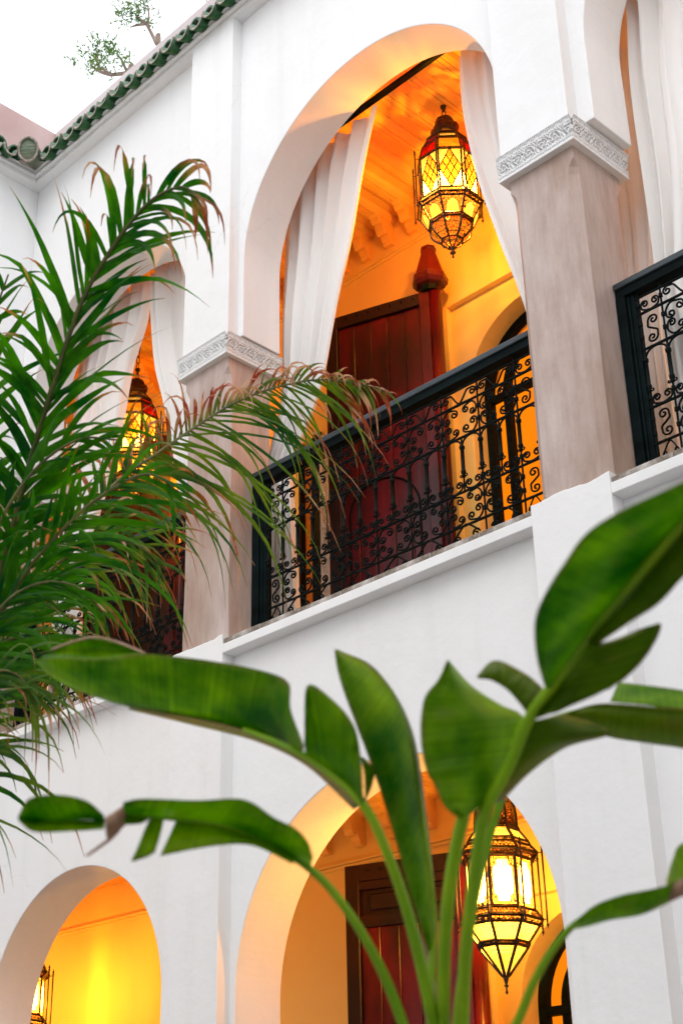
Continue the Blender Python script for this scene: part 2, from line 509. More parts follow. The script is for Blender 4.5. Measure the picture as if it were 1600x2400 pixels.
# ================================================================ BUILDING
Z_COP = 3.338
bld = thing('riad_building', 'white plastered two storey riad house with arcaded galleries round the courtyard', 'building', (-5, 6, -1.5))
BO = Vector((-5, 6, -1.5))
def B(o):
    """parent to the building without moving"""
    o.parent = bld
    o.location = Vector(o.location) - BO
    return o
def wall(name, pts, y0, y1, m, bv=0.006):
    v, f = extrude_y(pts, y0, y1)
    o = link(name, new_mesh(name, v, f, m))
    fix_normals(o)
    if bv: bevel(o, bv)
    return B(o)

XR = 1.9
YB0 = -4.999
# upper arcade wall: horseshoe of three arches seen (left, middle, right)
up = [(-8.61, 8.30), (-8.61, 5.50)] + arch(-7.51, 0.94, 6.03, 5.50) + arch(-4.94, 1.06, 6.08, 5.50) + arch(-2.23, 1.06, 6.05, 5.50) + arch(0.48, 1.06, 6.05, 5.50) + [(XR, 5.50), (XR, 8.30)]
wall('upper_wall', up, 5.39, 5.72, M_WHITE)
lo = [(-8.61, 3.30), (-8.61, -1.5)] + arch(-7.475, 0.86, 1.44, -1.5) + arch(-4.96, 1.045, 1.37, -1.5) + arch(-2.23, 1.045, 1.37, -1.5) + arch(0.48, 1.045, 1.37, -1.5) + [(XR, -1.5), (XR, 3.30)]
wall('lower_wall', lo, 5.39, 5.72, M_WHITE)
# left side of the courtyard
def wallx(name, pts, x0, x1, m, bv=0.006):
    v, f = extrude_x(pts, x0, x1)
    o = link(name, new_mesh(name, v, f, m))
    fix_normals(o)
    if bv: bevel(o, bv)
    return B(o)
lup = [(5.72, 8.30), (5.72, 5.50)] + arch(3.70, 0.98, 6.03, 5.50)[::-1] + [(YB0, 5.50), (YB0, 8.30)]
wallx('side_upper_wall', lup, -8.94, -8.612, M_WHITE)
llo = [(5.72, 3.30), (5.72, -1.5)] + arch(3.70, 0.9, 1.40, -1.5)[::-1] + [(YB0, -1.5), (YB0, 3.30)]
wallx('side_lower_wall', llo, -8.94, -8.612, M_WHITE)

# the other two sides of the courtyard (behind and right of the camera)
YB = -5.0
for nm, zb, zt, r, sp in (('upper_wall', 3.30, 8.9, 1.0, 6.0), ('lower_wall', -1.5, 3.30, 1.0, 1.37)):
    z0 = 4.4 if nm == 'upper_wall' else -1.5
    po = [(-8.93, zt), (-8.93, zb)] + ([(-8.93, 4.4)] if z0 > zb else [])
    o_ = [(-8.93, zt), (-8.93, zb)] if z0 == zb else [(-8.93, zt), (-8.93, z0)]
    for c in (-7.3, -4.6, -1.9, 0.7):
        o_ += arch(c, r, sp, z0, 20)
    wall(nm, o_ + [(XR + 0.3, z0 if nm == 'upper_wall' else zb), (XR + 0.3, zt)], YB - 0.33, YB, M_WHITE, 0)
wall('lower_wall', [(-8.93, 4.398), (-8.93, 3.302), (XR + 0.3, 3.302), (XR + 0.3, 4.398)], YB - 0.3, YB - 0.02, M_WHITE, 0)
wallx('side_upper_wall', [(YB, 8.9), (YB, 3.31)] + [(5.72, 3.31), (5.72, 8.9)], XR, XR + 0.3, M_WHITE, 0)
wallx('side_lower_wall', [(YB, 3.305), (YB, -1.5)] + arch(-2.5, 1.0, 1.37, -1.5, 20) + arch(1.5, 1.0, 1.37, -1.5, 20) + [(5.72, -1.5), (5.72, 3.305)], XR, XR + 0.3, M_WHITE, 0)

def pbox(name, x0, x1, y0, y1, z0, z1, m, bv=0.005, parent=None):
    o = MB().box(x0, x1, y0, y1, z0, z1).obj(name, m)
    if bv: bevel(o, bv)
    return B(o) if parent is None else o
PIL = [(-6.497, -6.045), (-3.832, -3.385)]
for a, b_ in PIL + [(-1.10, -0.66)]:
    pbox('pilaster', a, b_, 5.30, 5.40, 5.498, 8.262, M_WHITE)
# plaster foot of each pillar, top edge trowelled unevenly
def pilaster_low(a, b_):
    n = 22
    top = [(a + (b_ - a) * i / n, 3.393 + 0.012 * noise.noise(Vector((i * 0.28, a * 3, 0))) + 0.004 * noise.noise(Vector((i * 0.9, a, 5)))) for i in range(n, -1, -1)]
    pts = [(a, -1.5), (b_, -1.5)] + top
    wall('pilaster', pts, 5.298, 5.40, M_WHITE, 0.004)
for a, b_ in PIL + [(-1.10, -0.66)]:
    pilaster_low(a, b_)
wall('pilaster', [(-8.93, -1.5), (-8.50, -1.5), (-8.50, 3.39), (-8.93, 3.39)], 4.83, 5.40, M_WHITE, 0.004)
# coping band between the pilasters, and cornice under the roof tiles
cops = [(-8.50, -6.497), (-6.045, -3.832), (-3.385, -1.10)]
for a, b_ in cops:
    pbox('coping', a, b_, 5.30, 5.42, 3.281, Z_COP, M_WHITE, 0.004)
pbox('cornice', -8.52, XR, 5.30, 5.40, 8.258, 8.292, M_WHITE, 0.003)
pbox('cornice', -8.53, XR, 5.268, 5.42, 8.296, 8.322, M_WHITE, 0.004)
pbox('cornice', -8.62, -8.515, 0.6, 5.42, 8.257, 8.291, M_WHITE, 0.003)
pbox('cornice', -8.63, -8.488, 0.6, 5.42, 8.2955, 8.3215, M_WHITE, 0.004)
# terracotta edge tiles on the coping
tl_mesh = {}
for a, b_ in cops:
    n = round((b_ - a) / 0.305)
    w = (b_ - a) / n
    for i in range(n):
        key = round(w, 3)
        if key not in tl_mesh:
            mb = MB().box(0.002, w - 0.003, 0, 0.16, 0, 0.030)
            tl_mesh[key] = mb.mesh('coping_tile', M_TILEDGE)
        o = link('coping_tile', tl_mesh[key], None, (a + i * w, 5.308 + random.uniform(-0.003, 0.004), Z_COP + 0.001 + random.uniform(0, 0.003)))
        o.rotation_euler = (0, random.uniform(-0.008, 0.008), 0)
        bevel(o, 0.003, 1)
        B(o)
# gallery floor slab and ceilings
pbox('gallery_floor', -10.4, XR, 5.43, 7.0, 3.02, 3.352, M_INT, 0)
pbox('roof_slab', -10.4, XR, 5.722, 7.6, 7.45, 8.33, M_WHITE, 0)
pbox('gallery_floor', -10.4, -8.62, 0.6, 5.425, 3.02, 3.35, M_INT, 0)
pbox('roof_slab', -10.4, -8.945, 0.6, 5.72, 7.45, 8.33, M_WHITE, 0)

# ceilings: beams along y with two grooves each, scalloped corbels at the back wall
def beam_mesh(name, y0, y1, hw, depth):
    # cross-section (x, z), bottom at 0
    pr = [(-hw, depth), (-hw, 0.030), (-hw * 0.80, 0.010), (-hw * 0.45, 0.0), (-0.021, 0.0), (-0.0195, 0.006), (-0.0165, 0.006), (-0.015, 0.0),
          (0.015, 0.0), (0.0165, 0.006), (0.0195, 0.006), (0.021, 0.0), (hw * 0.45, 0.0), (hw * 0.80, 0.010), (hw, 0.030), (hw, depth)]
    v, f = extrude_y(pr, y0, y1)
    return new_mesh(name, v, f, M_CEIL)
def corbel_mesh(L, H):
    # profile in (y, z): wall at y = 0, top z = 0, goes out to y = -L
    p = [(0, 0), (-L, 0)]
    for i in range(9):
        a = PI * i / 8
        p.append((-L + 0.03 + L * 0.22 * (1 - math.cos(a)) * 0.5, -0.02 - H * 0.16 * math.sin(a) - 0.02 * i / 8))
    for i in range(9):
        a = PI * i / 8
        p.append((-L * 0.66 + L * 0.30 * (1 - math.cos(a)) * 0.5, -0.045 - H * 0.30 * math.sin(a) - H * 0.30 * i / 8))
    for i in range(9):
        a = PI * i / 8
        p.append((-L * 0.34 + L * 0.22 * (1 - math.cos(a)) * 0.5, -0.045 - H * 0.32 - H * 0.18 * math.sin(a) - H * 0.22 * i / 8))
    p += [(-0.05, -H * 0.80), (-0.05, -H * 0.92), (-0.035, -H), (0, -H)]
    v, f = extrude_x(p, -0.036, 0.036)
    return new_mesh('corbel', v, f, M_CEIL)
def ceiling(z, y0, y1, xa, xb, ph, pitch, H, boards_z, name):
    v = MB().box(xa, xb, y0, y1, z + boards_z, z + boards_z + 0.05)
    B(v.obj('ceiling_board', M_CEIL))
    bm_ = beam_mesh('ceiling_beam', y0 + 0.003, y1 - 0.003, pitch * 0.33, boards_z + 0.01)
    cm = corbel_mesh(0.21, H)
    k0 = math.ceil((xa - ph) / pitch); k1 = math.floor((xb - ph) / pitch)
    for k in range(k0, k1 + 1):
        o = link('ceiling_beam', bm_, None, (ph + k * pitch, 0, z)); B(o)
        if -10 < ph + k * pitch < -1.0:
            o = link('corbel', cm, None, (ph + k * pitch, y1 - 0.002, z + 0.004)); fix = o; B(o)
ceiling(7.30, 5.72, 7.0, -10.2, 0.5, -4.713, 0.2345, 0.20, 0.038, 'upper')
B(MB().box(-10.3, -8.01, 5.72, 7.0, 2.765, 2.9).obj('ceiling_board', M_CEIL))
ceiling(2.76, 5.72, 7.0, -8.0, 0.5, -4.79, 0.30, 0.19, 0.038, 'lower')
# back walls of the galleries: an outer sheet with rectangular panel opening, inner sheet with arch
def rect(x0, x1, z0, z1): return [(x0, z0), (x1, z0), (x1, z1), (x0, z1)]
ZF = 3.352
def outl_open(xa, xb, zb, zt, opens):
    p = [(xa, zt), (xa, zb)]
    for o in opens: p += o
    return p + [(xb, zb), (xb, zt)]
def ropen(a, b_, zb, zt): return [(a, zb), (a, zt), (b_, zt), (b_, zb)]
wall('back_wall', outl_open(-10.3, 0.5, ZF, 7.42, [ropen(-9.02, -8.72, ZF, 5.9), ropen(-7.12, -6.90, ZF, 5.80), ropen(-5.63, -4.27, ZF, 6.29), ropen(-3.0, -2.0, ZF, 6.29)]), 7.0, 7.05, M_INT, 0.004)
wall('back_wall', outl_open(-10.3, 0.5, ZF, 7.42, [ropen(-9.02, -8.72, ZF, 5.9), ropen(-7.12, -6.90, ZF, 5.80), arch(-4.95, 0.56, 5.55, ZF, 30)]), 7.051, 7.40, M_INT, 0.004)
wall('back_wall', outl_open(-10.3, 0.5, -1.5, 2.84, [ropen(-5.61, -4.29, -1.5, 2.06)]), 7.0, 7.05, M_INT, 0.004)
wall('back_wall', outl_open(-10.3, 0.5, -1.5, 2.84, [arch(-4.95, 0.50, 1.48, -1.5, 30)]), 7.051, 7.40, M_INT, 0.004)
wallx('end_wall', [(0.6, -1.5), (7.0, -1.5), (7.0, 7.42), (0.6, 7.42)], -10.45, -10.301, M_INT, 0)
# picture-rail mouldings under the corbels
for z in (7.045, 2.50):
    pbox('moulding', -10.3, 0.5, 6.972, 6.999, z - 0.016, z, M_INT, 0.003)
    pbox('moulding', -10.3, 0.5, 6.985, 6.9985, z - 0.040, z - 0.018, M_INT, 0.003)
# lit rooms behind: glazed screens with black arched iron frames
def glazed_door(cx, r, spring, zb, ph):
    pts = arch(cx, r + 0.02, spring, zb, 24)
    v, f = extrude_y(pts, 7.32, 7.328)
    o = B(fix_normals(link('window_pane', new_mesh('window_pane', v, f, M_LIT))))
    def rib(rr, w, y, x=0):
        mb = MB()
        po = arch(cx, rr, spring, zb, 26); pi_ = arch(cx, rr - w, spring, zb, 26)
        n = len(po)
        v = [(x_, y, z_) for x_, z_ in po] + [(x_, y, z_) for x_, z_ in pi_] + [(x_, y + 0.05, z_) for x_, z_ in po] + [(x_, y + 0.05, z_) for x_, z_ in pi_]
        f = []
        for i in range(n - 1):
            f += [(i, i + 1, n + i + 1, n + i), (2 * n + i, 3 * n + i, 3 * n + i + 1, 2 * n + i + 1), (n + i, n + i + 1, 3 * n + i + 1, 3 * n + i), (i, 2 * n + i, 2 * n + i + 1, i + 1)]
        mb.add(v, f)
        return mb
    fr = B(rib(r, 0.055, 7.20).obj('window_frame', M_IRON))
    o2 = B(rib(r - 0.15, 0.045, 7.215).obj('window_frame', M_IRON))
    for x in (cx - 0.03, cx + 0.0):
        pass
    m_ = MB().box(cx - 0.035, cx + 0.035, 7.20, 7.25, zb, spring + r - 0.02)
    m_.box(cx - r + 0.05, cx + r - 0.05, 7.205, 7.245, spring - 0.05, spring)
    m_.box(cx - r + 0.05, cx + r - 0.05, 7.205, 7.245, zb + 0.02, zb + 0.45)
    m_.box(cx - r + 0.05, cx + r - 0.05, 7.206, 7.244, zb + 1.05, zb + 1.10)
    B(m_.obj('window_frame', M_IRON))
glazed_door(-4.95, 0.56, 5.55, ZF, 0)
glazed_door(-4.95, 0.50, 1.48, -1.5, 0)
def slit(x0, x1, z1, fx):
    v = MB().box(x0, x1, 7.33, 7.34, ZF, z1)
    B(v.obj('window_pane', M_LIT))
    m_ = MB()
    m_.box(x1 - fx, x1 + 0.012, 6.985, 7.10, ZF, z1 + 0.01)
    m_.box(x1 - fx - 0.03, x1 - fx - 0.018, 7.0, 7.05, ZF, z1)
    m_.box(x0 - 0.012, x0 + 0.008, 6.99, 7.04, ZF, z1)
    m_.box(x0, x1, 7.0, 7.04, 4.35, 4.44)
    B(m_.obj('window_frame', M_IRON))
slit(-7.12, -6.90, 5.80, 0.07)
slit(-9.02, -8.72, 5.9, 0.03)

# --- carved bands
def carve_h(u, v, H):
    """relief depth 0..1 for a scroll-work band; u metres along, v metres up"""
    m = 0.083
    s = 1.0
    yy = v / H
    k = np.floor(u / m)
    x = (u / m - k - 0.5) * 2
    y = (yy - 0.47) / 0.27
    r = np.sqrt(x ** 2 + y ** 2 * 1.0)
    th = np.arctan2(y, x + 1e-6) * np.where(k % 2 == 0, 1, -1)
    ring = np.minimum(abs(r - 0.86), abs(r - 0.34)) - 0.075
    spiral = abs(((th / (2 * PI) * 3 + r * 1.55) % 1) - 0.5) * 2 - 0.52
    petals = np.cos(th * 6 + r * 5) * 0.5 + 0.05
    inner = np.minimum(-spiral * 0.45, petals * 0.4)
    hgt = np.where(ring < 0, 1.0, np.clip(inner * 12 + 0.75, 0, 1))
    hgt = np.where(r > 1.0, np.clip((np.cos((abs(x) - 1) * 16) * np.cos(y * 9) + 0.45) * 5, 0, 1), hgt)
    hgt = np.where(r < 0.16, 0.9, hgt)
    # plain fillets and dotted borders
    bd = (abs(yy - 0.79) < 0.03) | (abs(yy - 0.18) < 0.022) | (yy < 0.055) | (yy > 0.975)
    dots = (np.cos(u / 0.0115 * 2 * PI) * 0.5 + 0.5)
    dz = ((yy > 0.82) & (yy <= 0.975)) | ((yy >= 0.055) & (yy < 0.158))
    y2 = np.where(yy > 0.5, (yy - 0.9) / 0.08, (yy - 0.105) / 0.055)
    dh = np.clip((dots - 0.30 - abs(y2) * 0.0 + np.where(np.sin(u / 0.023 * PI) > 0, y2, -y2) * 0.35) * 6, 0, 1)
    hgt = np.where(dz, dh, hgt)
    hgt = np.where(bd, 1.0, hgt)
    return hgt
def carved_band(L, H, flare=0.016, depth=0.042, step=0.0020):
    nu = int(L / step) + 1; nv = int(H / step) + 1
    u = np.linspace(0, L, nu); v = np.linspace(0, H, nv)
    U, V = np.meshgrid(u, v)
    h = carve_h(U, V, H)
    off = flare * (V / H) ** 2 - depth * (1 - h)
    co = np.stack([U, -off, V], -1).reshape(-1, 3)
    idx = np.arange(nu * nv).reshape(nv, nu)
    f = np.stack([idx[:-1, :-1], idx[:-1, 1:], idx[1:, 1:], idx[1:, :-1]], -1).reshape(-1, 4)
    me = bpy.data.meshes.new('carved_band')
    me.from_pydata(co.tolist(), [], f.tolist())
    me.polygons.foreach_set('use_smooth', [True] * len(me.polygons))
    me.materials.append(M_CARVE)
    return me
CW, CD_, CH = 0.482, 0.485, 0.150
cband = carved_band(CW, CH)
cband2 = carved_band(0.93, CH)
def pillar(x0, x1, y0, y1, cx0, cx1, cy0, cy1, name):
    # chamfered shaft
    mb = MB()
    zs = [(3.34, 0.042), (5.17, 0.042), (5.215, 0.034), (5.245, 0.016), (5.262, 0.003), (5.336, 0.003)]
    xs0, xs1 = x0, x1
    v = []; f = []
    sub = []
    for i in range(len(zs) - 1):
        za, ca = zs[i]; zb, cb = zs[i + 1]
        m_ = 18 if i == 0 else 1
        for k in range(m_):
            t = k / m_
            sub.append((za + (zb - za) * t, ca + (cb - ca) * t))
    sub.append(zs[-1])
    for z, c in sub:
        ring = [(x0 + c, y0), (x1 - c, y0), (x1, y0 + c), (x1, y1 - c), (x1 - c, y1), (x0 + c, y1), (x0, y1 - c), (x0, y0 + c)]
        for j, (x, y) in enumerate(ring):
            w = 0.004
            v.append((x + w * noise.noise(Vector((z * 2.2, j, x0))), y + w * noise.noise(Vector((z * 2.2, j + 9, x0))), z))
    n = 8
    for i in range(len(sub) - 1):
        for j in range(n):
            f.append((i * n + j, i * n + (j + 1) % n, (i + 1) * n + (j + 1) % n, (i + 1) * n + j))
    mb.add(v, f)
    o = mb.obj(name, M_TAD)
    B(o)
    bevel(o, 0.008, 2)
    # capital: core + carved faces
    cap = MB().box(cx0 + 0.050, cx1 - 0.050, cy0 + 0.050, cy1 - 0.050, 5.341, 5.4965)
    cap.box(cx0, cx1, cy0, cy1, 5.336, 5.3405)
    c = B(cap.obj('capital', M_WHITE))
    def face(me, loc, rz):
        q = link('carved_band', me, c)
        q.location = Vector(loc) - BO + Vector((0, 0, 0))
        q.location = Vector(loc) - BO - Vector(c.location)
        q.rotation_euler = (0, 0, rz)
    z0 = 5.3412
    face(cband, (cx0, cy0, z0), 0)
    big = (cy1 - cy0) > 0.6
    me = cband2 if big else cband
    face(me, (cx1, cy0, z0), PI / 2)
    face(me, (cx0, cy1, z0), -PI / 2)
    return o
pillar(-6.468, -6.058, 5.315, 5.72, -6.508, -6.026, 5.275, 5.76, 'pillar')
pillar(-3.795, -3.390, 5.315, 5.72, -3.835, -3.353, 5.275, 5.76, 'pillar')
pillar(-1.10, -0.69, 5.315, 5.72, -1.136, -0.654, 5.275, 5.76, 'pillar')
pillar(-8.95, -8.545, 4.87, 5.72, -8.99, -8.508, 4.83, 5.76, 'pillar')

# --- carved jamb strip beside the upper doorway
strip = carved_band(2.35, 0.095, 0.0, 0.012, 0.003)
o = link('carved_jamb', strip, None, (-6.785, 6.960, ZF + 0.05))
o.rotation_euler = (0, -PI / 2, 0)
B(o)

# --- roof tiles
def tile_mesh(kind):
    L, r, th = 0.42, 0.076 if kind == 'cover' else 0.074, 0.017
    v = []; f = []; mi = []
    n = 12
    for s_, (rr) in enumerate((r, r - th)):
        for k in range(2):
            for j in range(n + 1):
                a = PI * j / n
                taper = 1.0 if k == 0 else 0.86
                wob = 1 + 0.02 * math.sin(j * 2.1 + s_)
                x = rr * math.cos(a) * taper * wob
                z = rr * math.sin(a) * taper * (1.65 if kind == 'cover' else 1.35)
                if kind != 'cover': z = -z
                v.append((x, L * k, z + L * k * 0.42))
    N = n + 1
    for j in range(n):
        f.append((j, j + 1, N + j + 1, N + j)); mi.append(0)
        f.append((2 * N + j, 3 * N + j, 3 * N + j + 1, 2 * N + j + 1)); mi.append(0)
        f.append((j, 2 * N + j, 2 * N + j + 1, j + 1)); mi.append(0 if kind == 'cover' else 1)
    f.append((0, N, 3 * N, 2 * N)); mi.append(1)
    f.append((n, 2 * N + n, 3 * N + n, N + n)); mi.append(1)
    me = new_mesh('roof_tile', v, f, M_GLAZE, True)
    me.materials.append(M_CLAY)
    me.polygons.foreach_set('material_index', mi)
    return me
TC, TP = tile_mesh('cover'), tile_mesh('pan')
def roof_tile(me, x, y, z, rz, parent=None):
    o = link('roof_tile', me, None, (x, y, z))
    o.rotation_euler = (random.uniform(-0.05, 0.05), random.uniform(-0.06, 0.06), rz + random.uniform(-0.04, 0.04))
    s_ = random.uniform(0.95, 1.05)
    o.scale = (s_, 1, s_)
    B(o)
x = -8.30
while x < XR:
    roof_tile(TC, x, 5.228 + random.uniform(-0.012, 0.012), 8.352 + random.uniform(-0.006, 0.006), 0)
    roof_tile(TP, x + 0.079, 5.168 + random.uniform(-0.014, 0.014), 8.368 + random.uniform(-0.006, 0.006), 0)
    x += 0.158
y = 5.03
while y > 0.8:
    roof_tile(TC, -8.448 + random.uniform(-0.01, 0.01), y, 8.352, PI / 2)
    roof_tile(TP, -8.388 + random.uniform(-0.012, 0.012), y - 0.079, 8.368, PI / 2)
    y -= 0.158
# mortar bed under the tiles and tiled slope behind
m_ = MB()
m_.add([(-8.50, 5.255, 8.3225), (XR, 5.255, 8.3225), (XR, 5.70, 8.52), (-8.50, 5.70, 8.52), (-8.50, 5.255, 8.345), (XR, 5.255, 8.345), (XR, 5.70, 8.545), (-8.50, 5.70, 8.545)],
       [(3, 2, 1, 0), (4, 5, 6, 7), (0, 1, 5, 4), (2, 3, 7, 6)])
B(m_.obj('mortar_bed', M_WHITE))
m_ = MB()
m_.add([(-8.475, 0.6, 8.3225), (-8.475, 5.70, 8.3225), (-8.90, 5.70, 8.52), (-8.90, 0.6, 8.52), (-8.475, 0.6, 8.344), (-8.475, 5.70, 8.344), (-8.90, 5.70, 8.544), (-8.90, 0.6, 8.544)],
       [(0, 1, 2, 3), (7, 6, 5, 4), (1, 0, 4, 5), (3, 2, 6, 7)])
B(m_.obj('mortar_bed', M_WHITE))
# corner valley tile: round end
upv0 = Vector((0, 0, 1))
rt = MB()
cdir = Vector((1, -1, 0)).normalized()
base = Vector((-8.30, 5.06, 8.345))
axis = Vector((cdir.x, cdir.y, -0.40)).normalized()
rt.tube([base - axis * 0.45, base, base + axis * 0.004], [0.07, 0.080, 0.078], 24)
rt.v = [tuple(base + (Vector(p) - base) + upv0 * ((Vector(p) - base).dot(upv0) * 0.25)) for p in rt.v]
B(rt.obj('ridge_tile', M_OLDTILE, None, True))
rm = MB()
pts = []
up_ = Vector((0, 0, 1)); side = axis.cross(up_).normalized(); upv = side.cross(axis)
for i in range(25):
    a = 2 * PI * i / 24
    pts.append(base + axis * 0.004 + (side * math.cos(a) + upv * math.sin(a) * 1.25) * 0.080)
rm.tube(pts, 0.011, 6, False)
B(rm.obj('tile_rim', M_CLAY, None, True))
# parapets
pbox('parapet', -8.75, XR, 5.60, 5.78, 8.34, 9.14, M_LAV, 0.01)
pbox('parapet', -8.93, -8.752, -2.0, 5.78, 8.34, 9.135, M_PARA2, 0.01)
for i in range(5):
    pbox('parapet_cap', -8.752 , -8.70, 0.6 + i * 0.99, 1.58 + i * 0.99, 8.60, 8.66, M_CLAY, 0.004)

# --- big red door leaves, opened out into the galleries
def door_leaf(P, ang, L, zb, zt, label, panel_head=False, finial=True, bm_=None, wicket=False):
    bm_ = bm_ or M_DOOR
    """P: pivot post foot (x, y); the leaf runs from the post to the left and towards the courtyard"""
    d = thing_part('door', (P[0], P[1], zb), ang)
    H = zt - zb
    fw = 0.10
    # frame and boards in local coordinates: x from 0 (post) to -L, y thickness
    t = 0.045
    def add(name, x0, x1, y0, y1, z0, z1, m, bv=0.004):
        o = MB().box(x0, x1, y0, y1, z0, z1).obj(name, m, d)
        bevel(o, bv, 1)
        return o
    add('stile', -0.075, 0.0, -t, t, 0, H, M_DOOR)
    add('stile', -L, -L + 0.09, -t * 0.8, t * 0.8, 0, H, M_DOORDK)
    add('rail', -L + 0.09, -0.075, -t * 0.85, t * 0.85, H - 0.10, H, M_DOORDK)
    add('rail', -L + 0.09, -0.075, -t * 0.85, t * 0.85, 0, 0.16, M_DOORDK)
    top = H - 0.10
    if panel_head:
        add('panel_frame', -L + 0.09, -0.075, -t * 0.7, t * 0.7, top - 0.05, top, M_DOORDK)
        add('door_panel', -L + 0.09, -0.075, -0.008, 0.008, top - 0.20, top - 0.05, M_DOORDK)
        add('panel_moulding', -L + 0.15, -0.14, -0.024, 0.0, top - 0.175, top - 0.075, M_DOORDK, 0.01)
        add('panel_frame', -L + 0.09, -0.075, -t * 0.7, t * 0.7, top - 0.27, top - 0.20, M_DOORDK)
        top -= 0.27
    nb = 5
    w = (L - 0.165) / nb
    for i in range(nb):
        o = add('door_board', -0.075 - (i + 1) * w + 0.002, -0.075 - i * w - 0.002, -0.014 + 0.003 * (i % 2), 0.014, 0.16, top, bm_, 0.003)
    if wicket:
        wk = MB()
        wk.tube([(x_, -0.020, z_) for x_, z_ in arch(-0.40, 0.25, 1.30, 0.16, 24)], 0.007, 6)
        wk.obj('wicket_frame', M_IRON, d)
    # rounded pivot post at the right
    q = MB().tube([(0.028, 0, 0), (0.028, 0, H + 0.03)], 0.048, 12)
    pp = q.obj('pivot_post', M_DOOR, d, True)
    # iron studs along the top rail
    for i in range(7):
        s_ = MB().tube([(-0.12 - i * (L - 0.2) / 7, -t * 0.85 - 0.006, H - 0.05), (-0.12 - i * (L - 0.2) / 7, -t * 0.85 - 0.009, H - 0.036)], 0.006, 6)
        s_.obj('stud', M_IRON, d)
    if finial:
        fn = MB()
        n = 7
        fn.lathe([(0.0, H + 0.0), (0.105, H + 0.045), (0.128, H + 0.075), (0.132, H + 0.115), (0.118, H + 0.125), (0.052, H + 0.355), (0.058, H + 0.358), (0.058, H + 0.382), (0.0, H + 0.392)], n, (0.0, 0), 0.5)
        o = fn.obj('finial', M_FIN, d)
        bevel(o, 0.004, 1)
        fb = MB().tube([(0, 0, H - 0.01), (0, 0, H + 0.05)], 0.075, 10)
        fb.obj('finial_base', M_IRON, d)
    return d
def thing_part(name, loc, ang):
    o = bpy.data.objects.new(name, None)
    sc.collection.objects.link(o)
    o.parent = bld
    o.location = Vector(loc) - BO
    o.rotation_euler = (0, 0, ang)
    return o
door_leaf((-5.60, 6.80), math.radians(19.5), 0.80, ZF + 0.01, 6.31, '', wicket=True)
door_leaf((-5.44, 6.65), math.radians(15), 0.78, -1.48, 2.27, '', True, False)
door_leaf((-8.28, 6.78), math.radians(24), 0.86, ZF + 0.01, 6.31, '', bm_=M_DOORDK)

# ================================================================ BALUSTRADES
ZI = {'h0': 4.429, 'h1': 4.333, 'h2': 4.127, 'h3': 3.798, 'h4': 3.600, 'zb': 3.40}
YI = 5.56
P_ = 0.2519
def spiral_pts(c, a0, r0, turns, n, sgn, r1=0.006):
    out = []
    for i in range(n + 1):
        t = i / n
        a = a0 + sgn * turns * 2 * PI * t
        r = r0 + (r1 - r0) * t ** 0.8
        out.append((c[0] + r * math.cos(a), c[1] + r * math.sin(a)))
    return out
def scroll(c1, a1, s1, c2, a2, s2, mid, r1=0.026, r2=0.026, tr=0.0056, turns=1.35):
    """path: out of spiral 1, through mid points, into spiral 2 (x, z)"""
    p1 = spiral_pts(c1, a1, r1, turns, 18, s1)[::-1]
    p2 = spiral_pts(c2, a2, r2, turns, 18, s2)
    core = catmull([p1[-1]] + mid + [p2[0]], 5)[1:-1]
    pts = p1 + [tuple(q) for q in core] + p2
    mb = MB()
    mb.tube([(x_, 0, z_) for x_, z_ in pts], tr, 5)
    return mb.mesh('scroll', M_IRON, True)
# corner scroll (top-left of a cell, origin at the corner, H = 0.206)
S_CORNER = scroll((0.040, -0.074), math.radians(180), 1, (0.088, -0.046), math.radians(90), -1, [(0.016, -0.042), (0.045, -0.012)], 0.025, 0.026)
S_CORNER2 = scroll((0.040, -0.070), math.radians(180), 1, (0.088, -0.044), math.radians(90), -1, [(0.016, -0.040), (0.045, -0.012)], 0.025, 0.025)
# S scroll for half cells (origin at cell bottom centre)
S_ESS = scroll((0.008, 0.150), math.radians(200), -1, (-0.008, 0.052), math.radians(20), -1, [(-0.024, 0.120), (0.0, 0.100), (0.024, 0.082)], 0.034, 0.034)
# U scroll between balusters (origin bottom centre)
S_U = scroll((-0.030, 0.046), math.radians(190), -1, (0.030, 0.046), math.radians(-10), 1, [(-0.045, 0.018), (0, 0.004), (0.045, 0.018)], 0.024, 0.024)
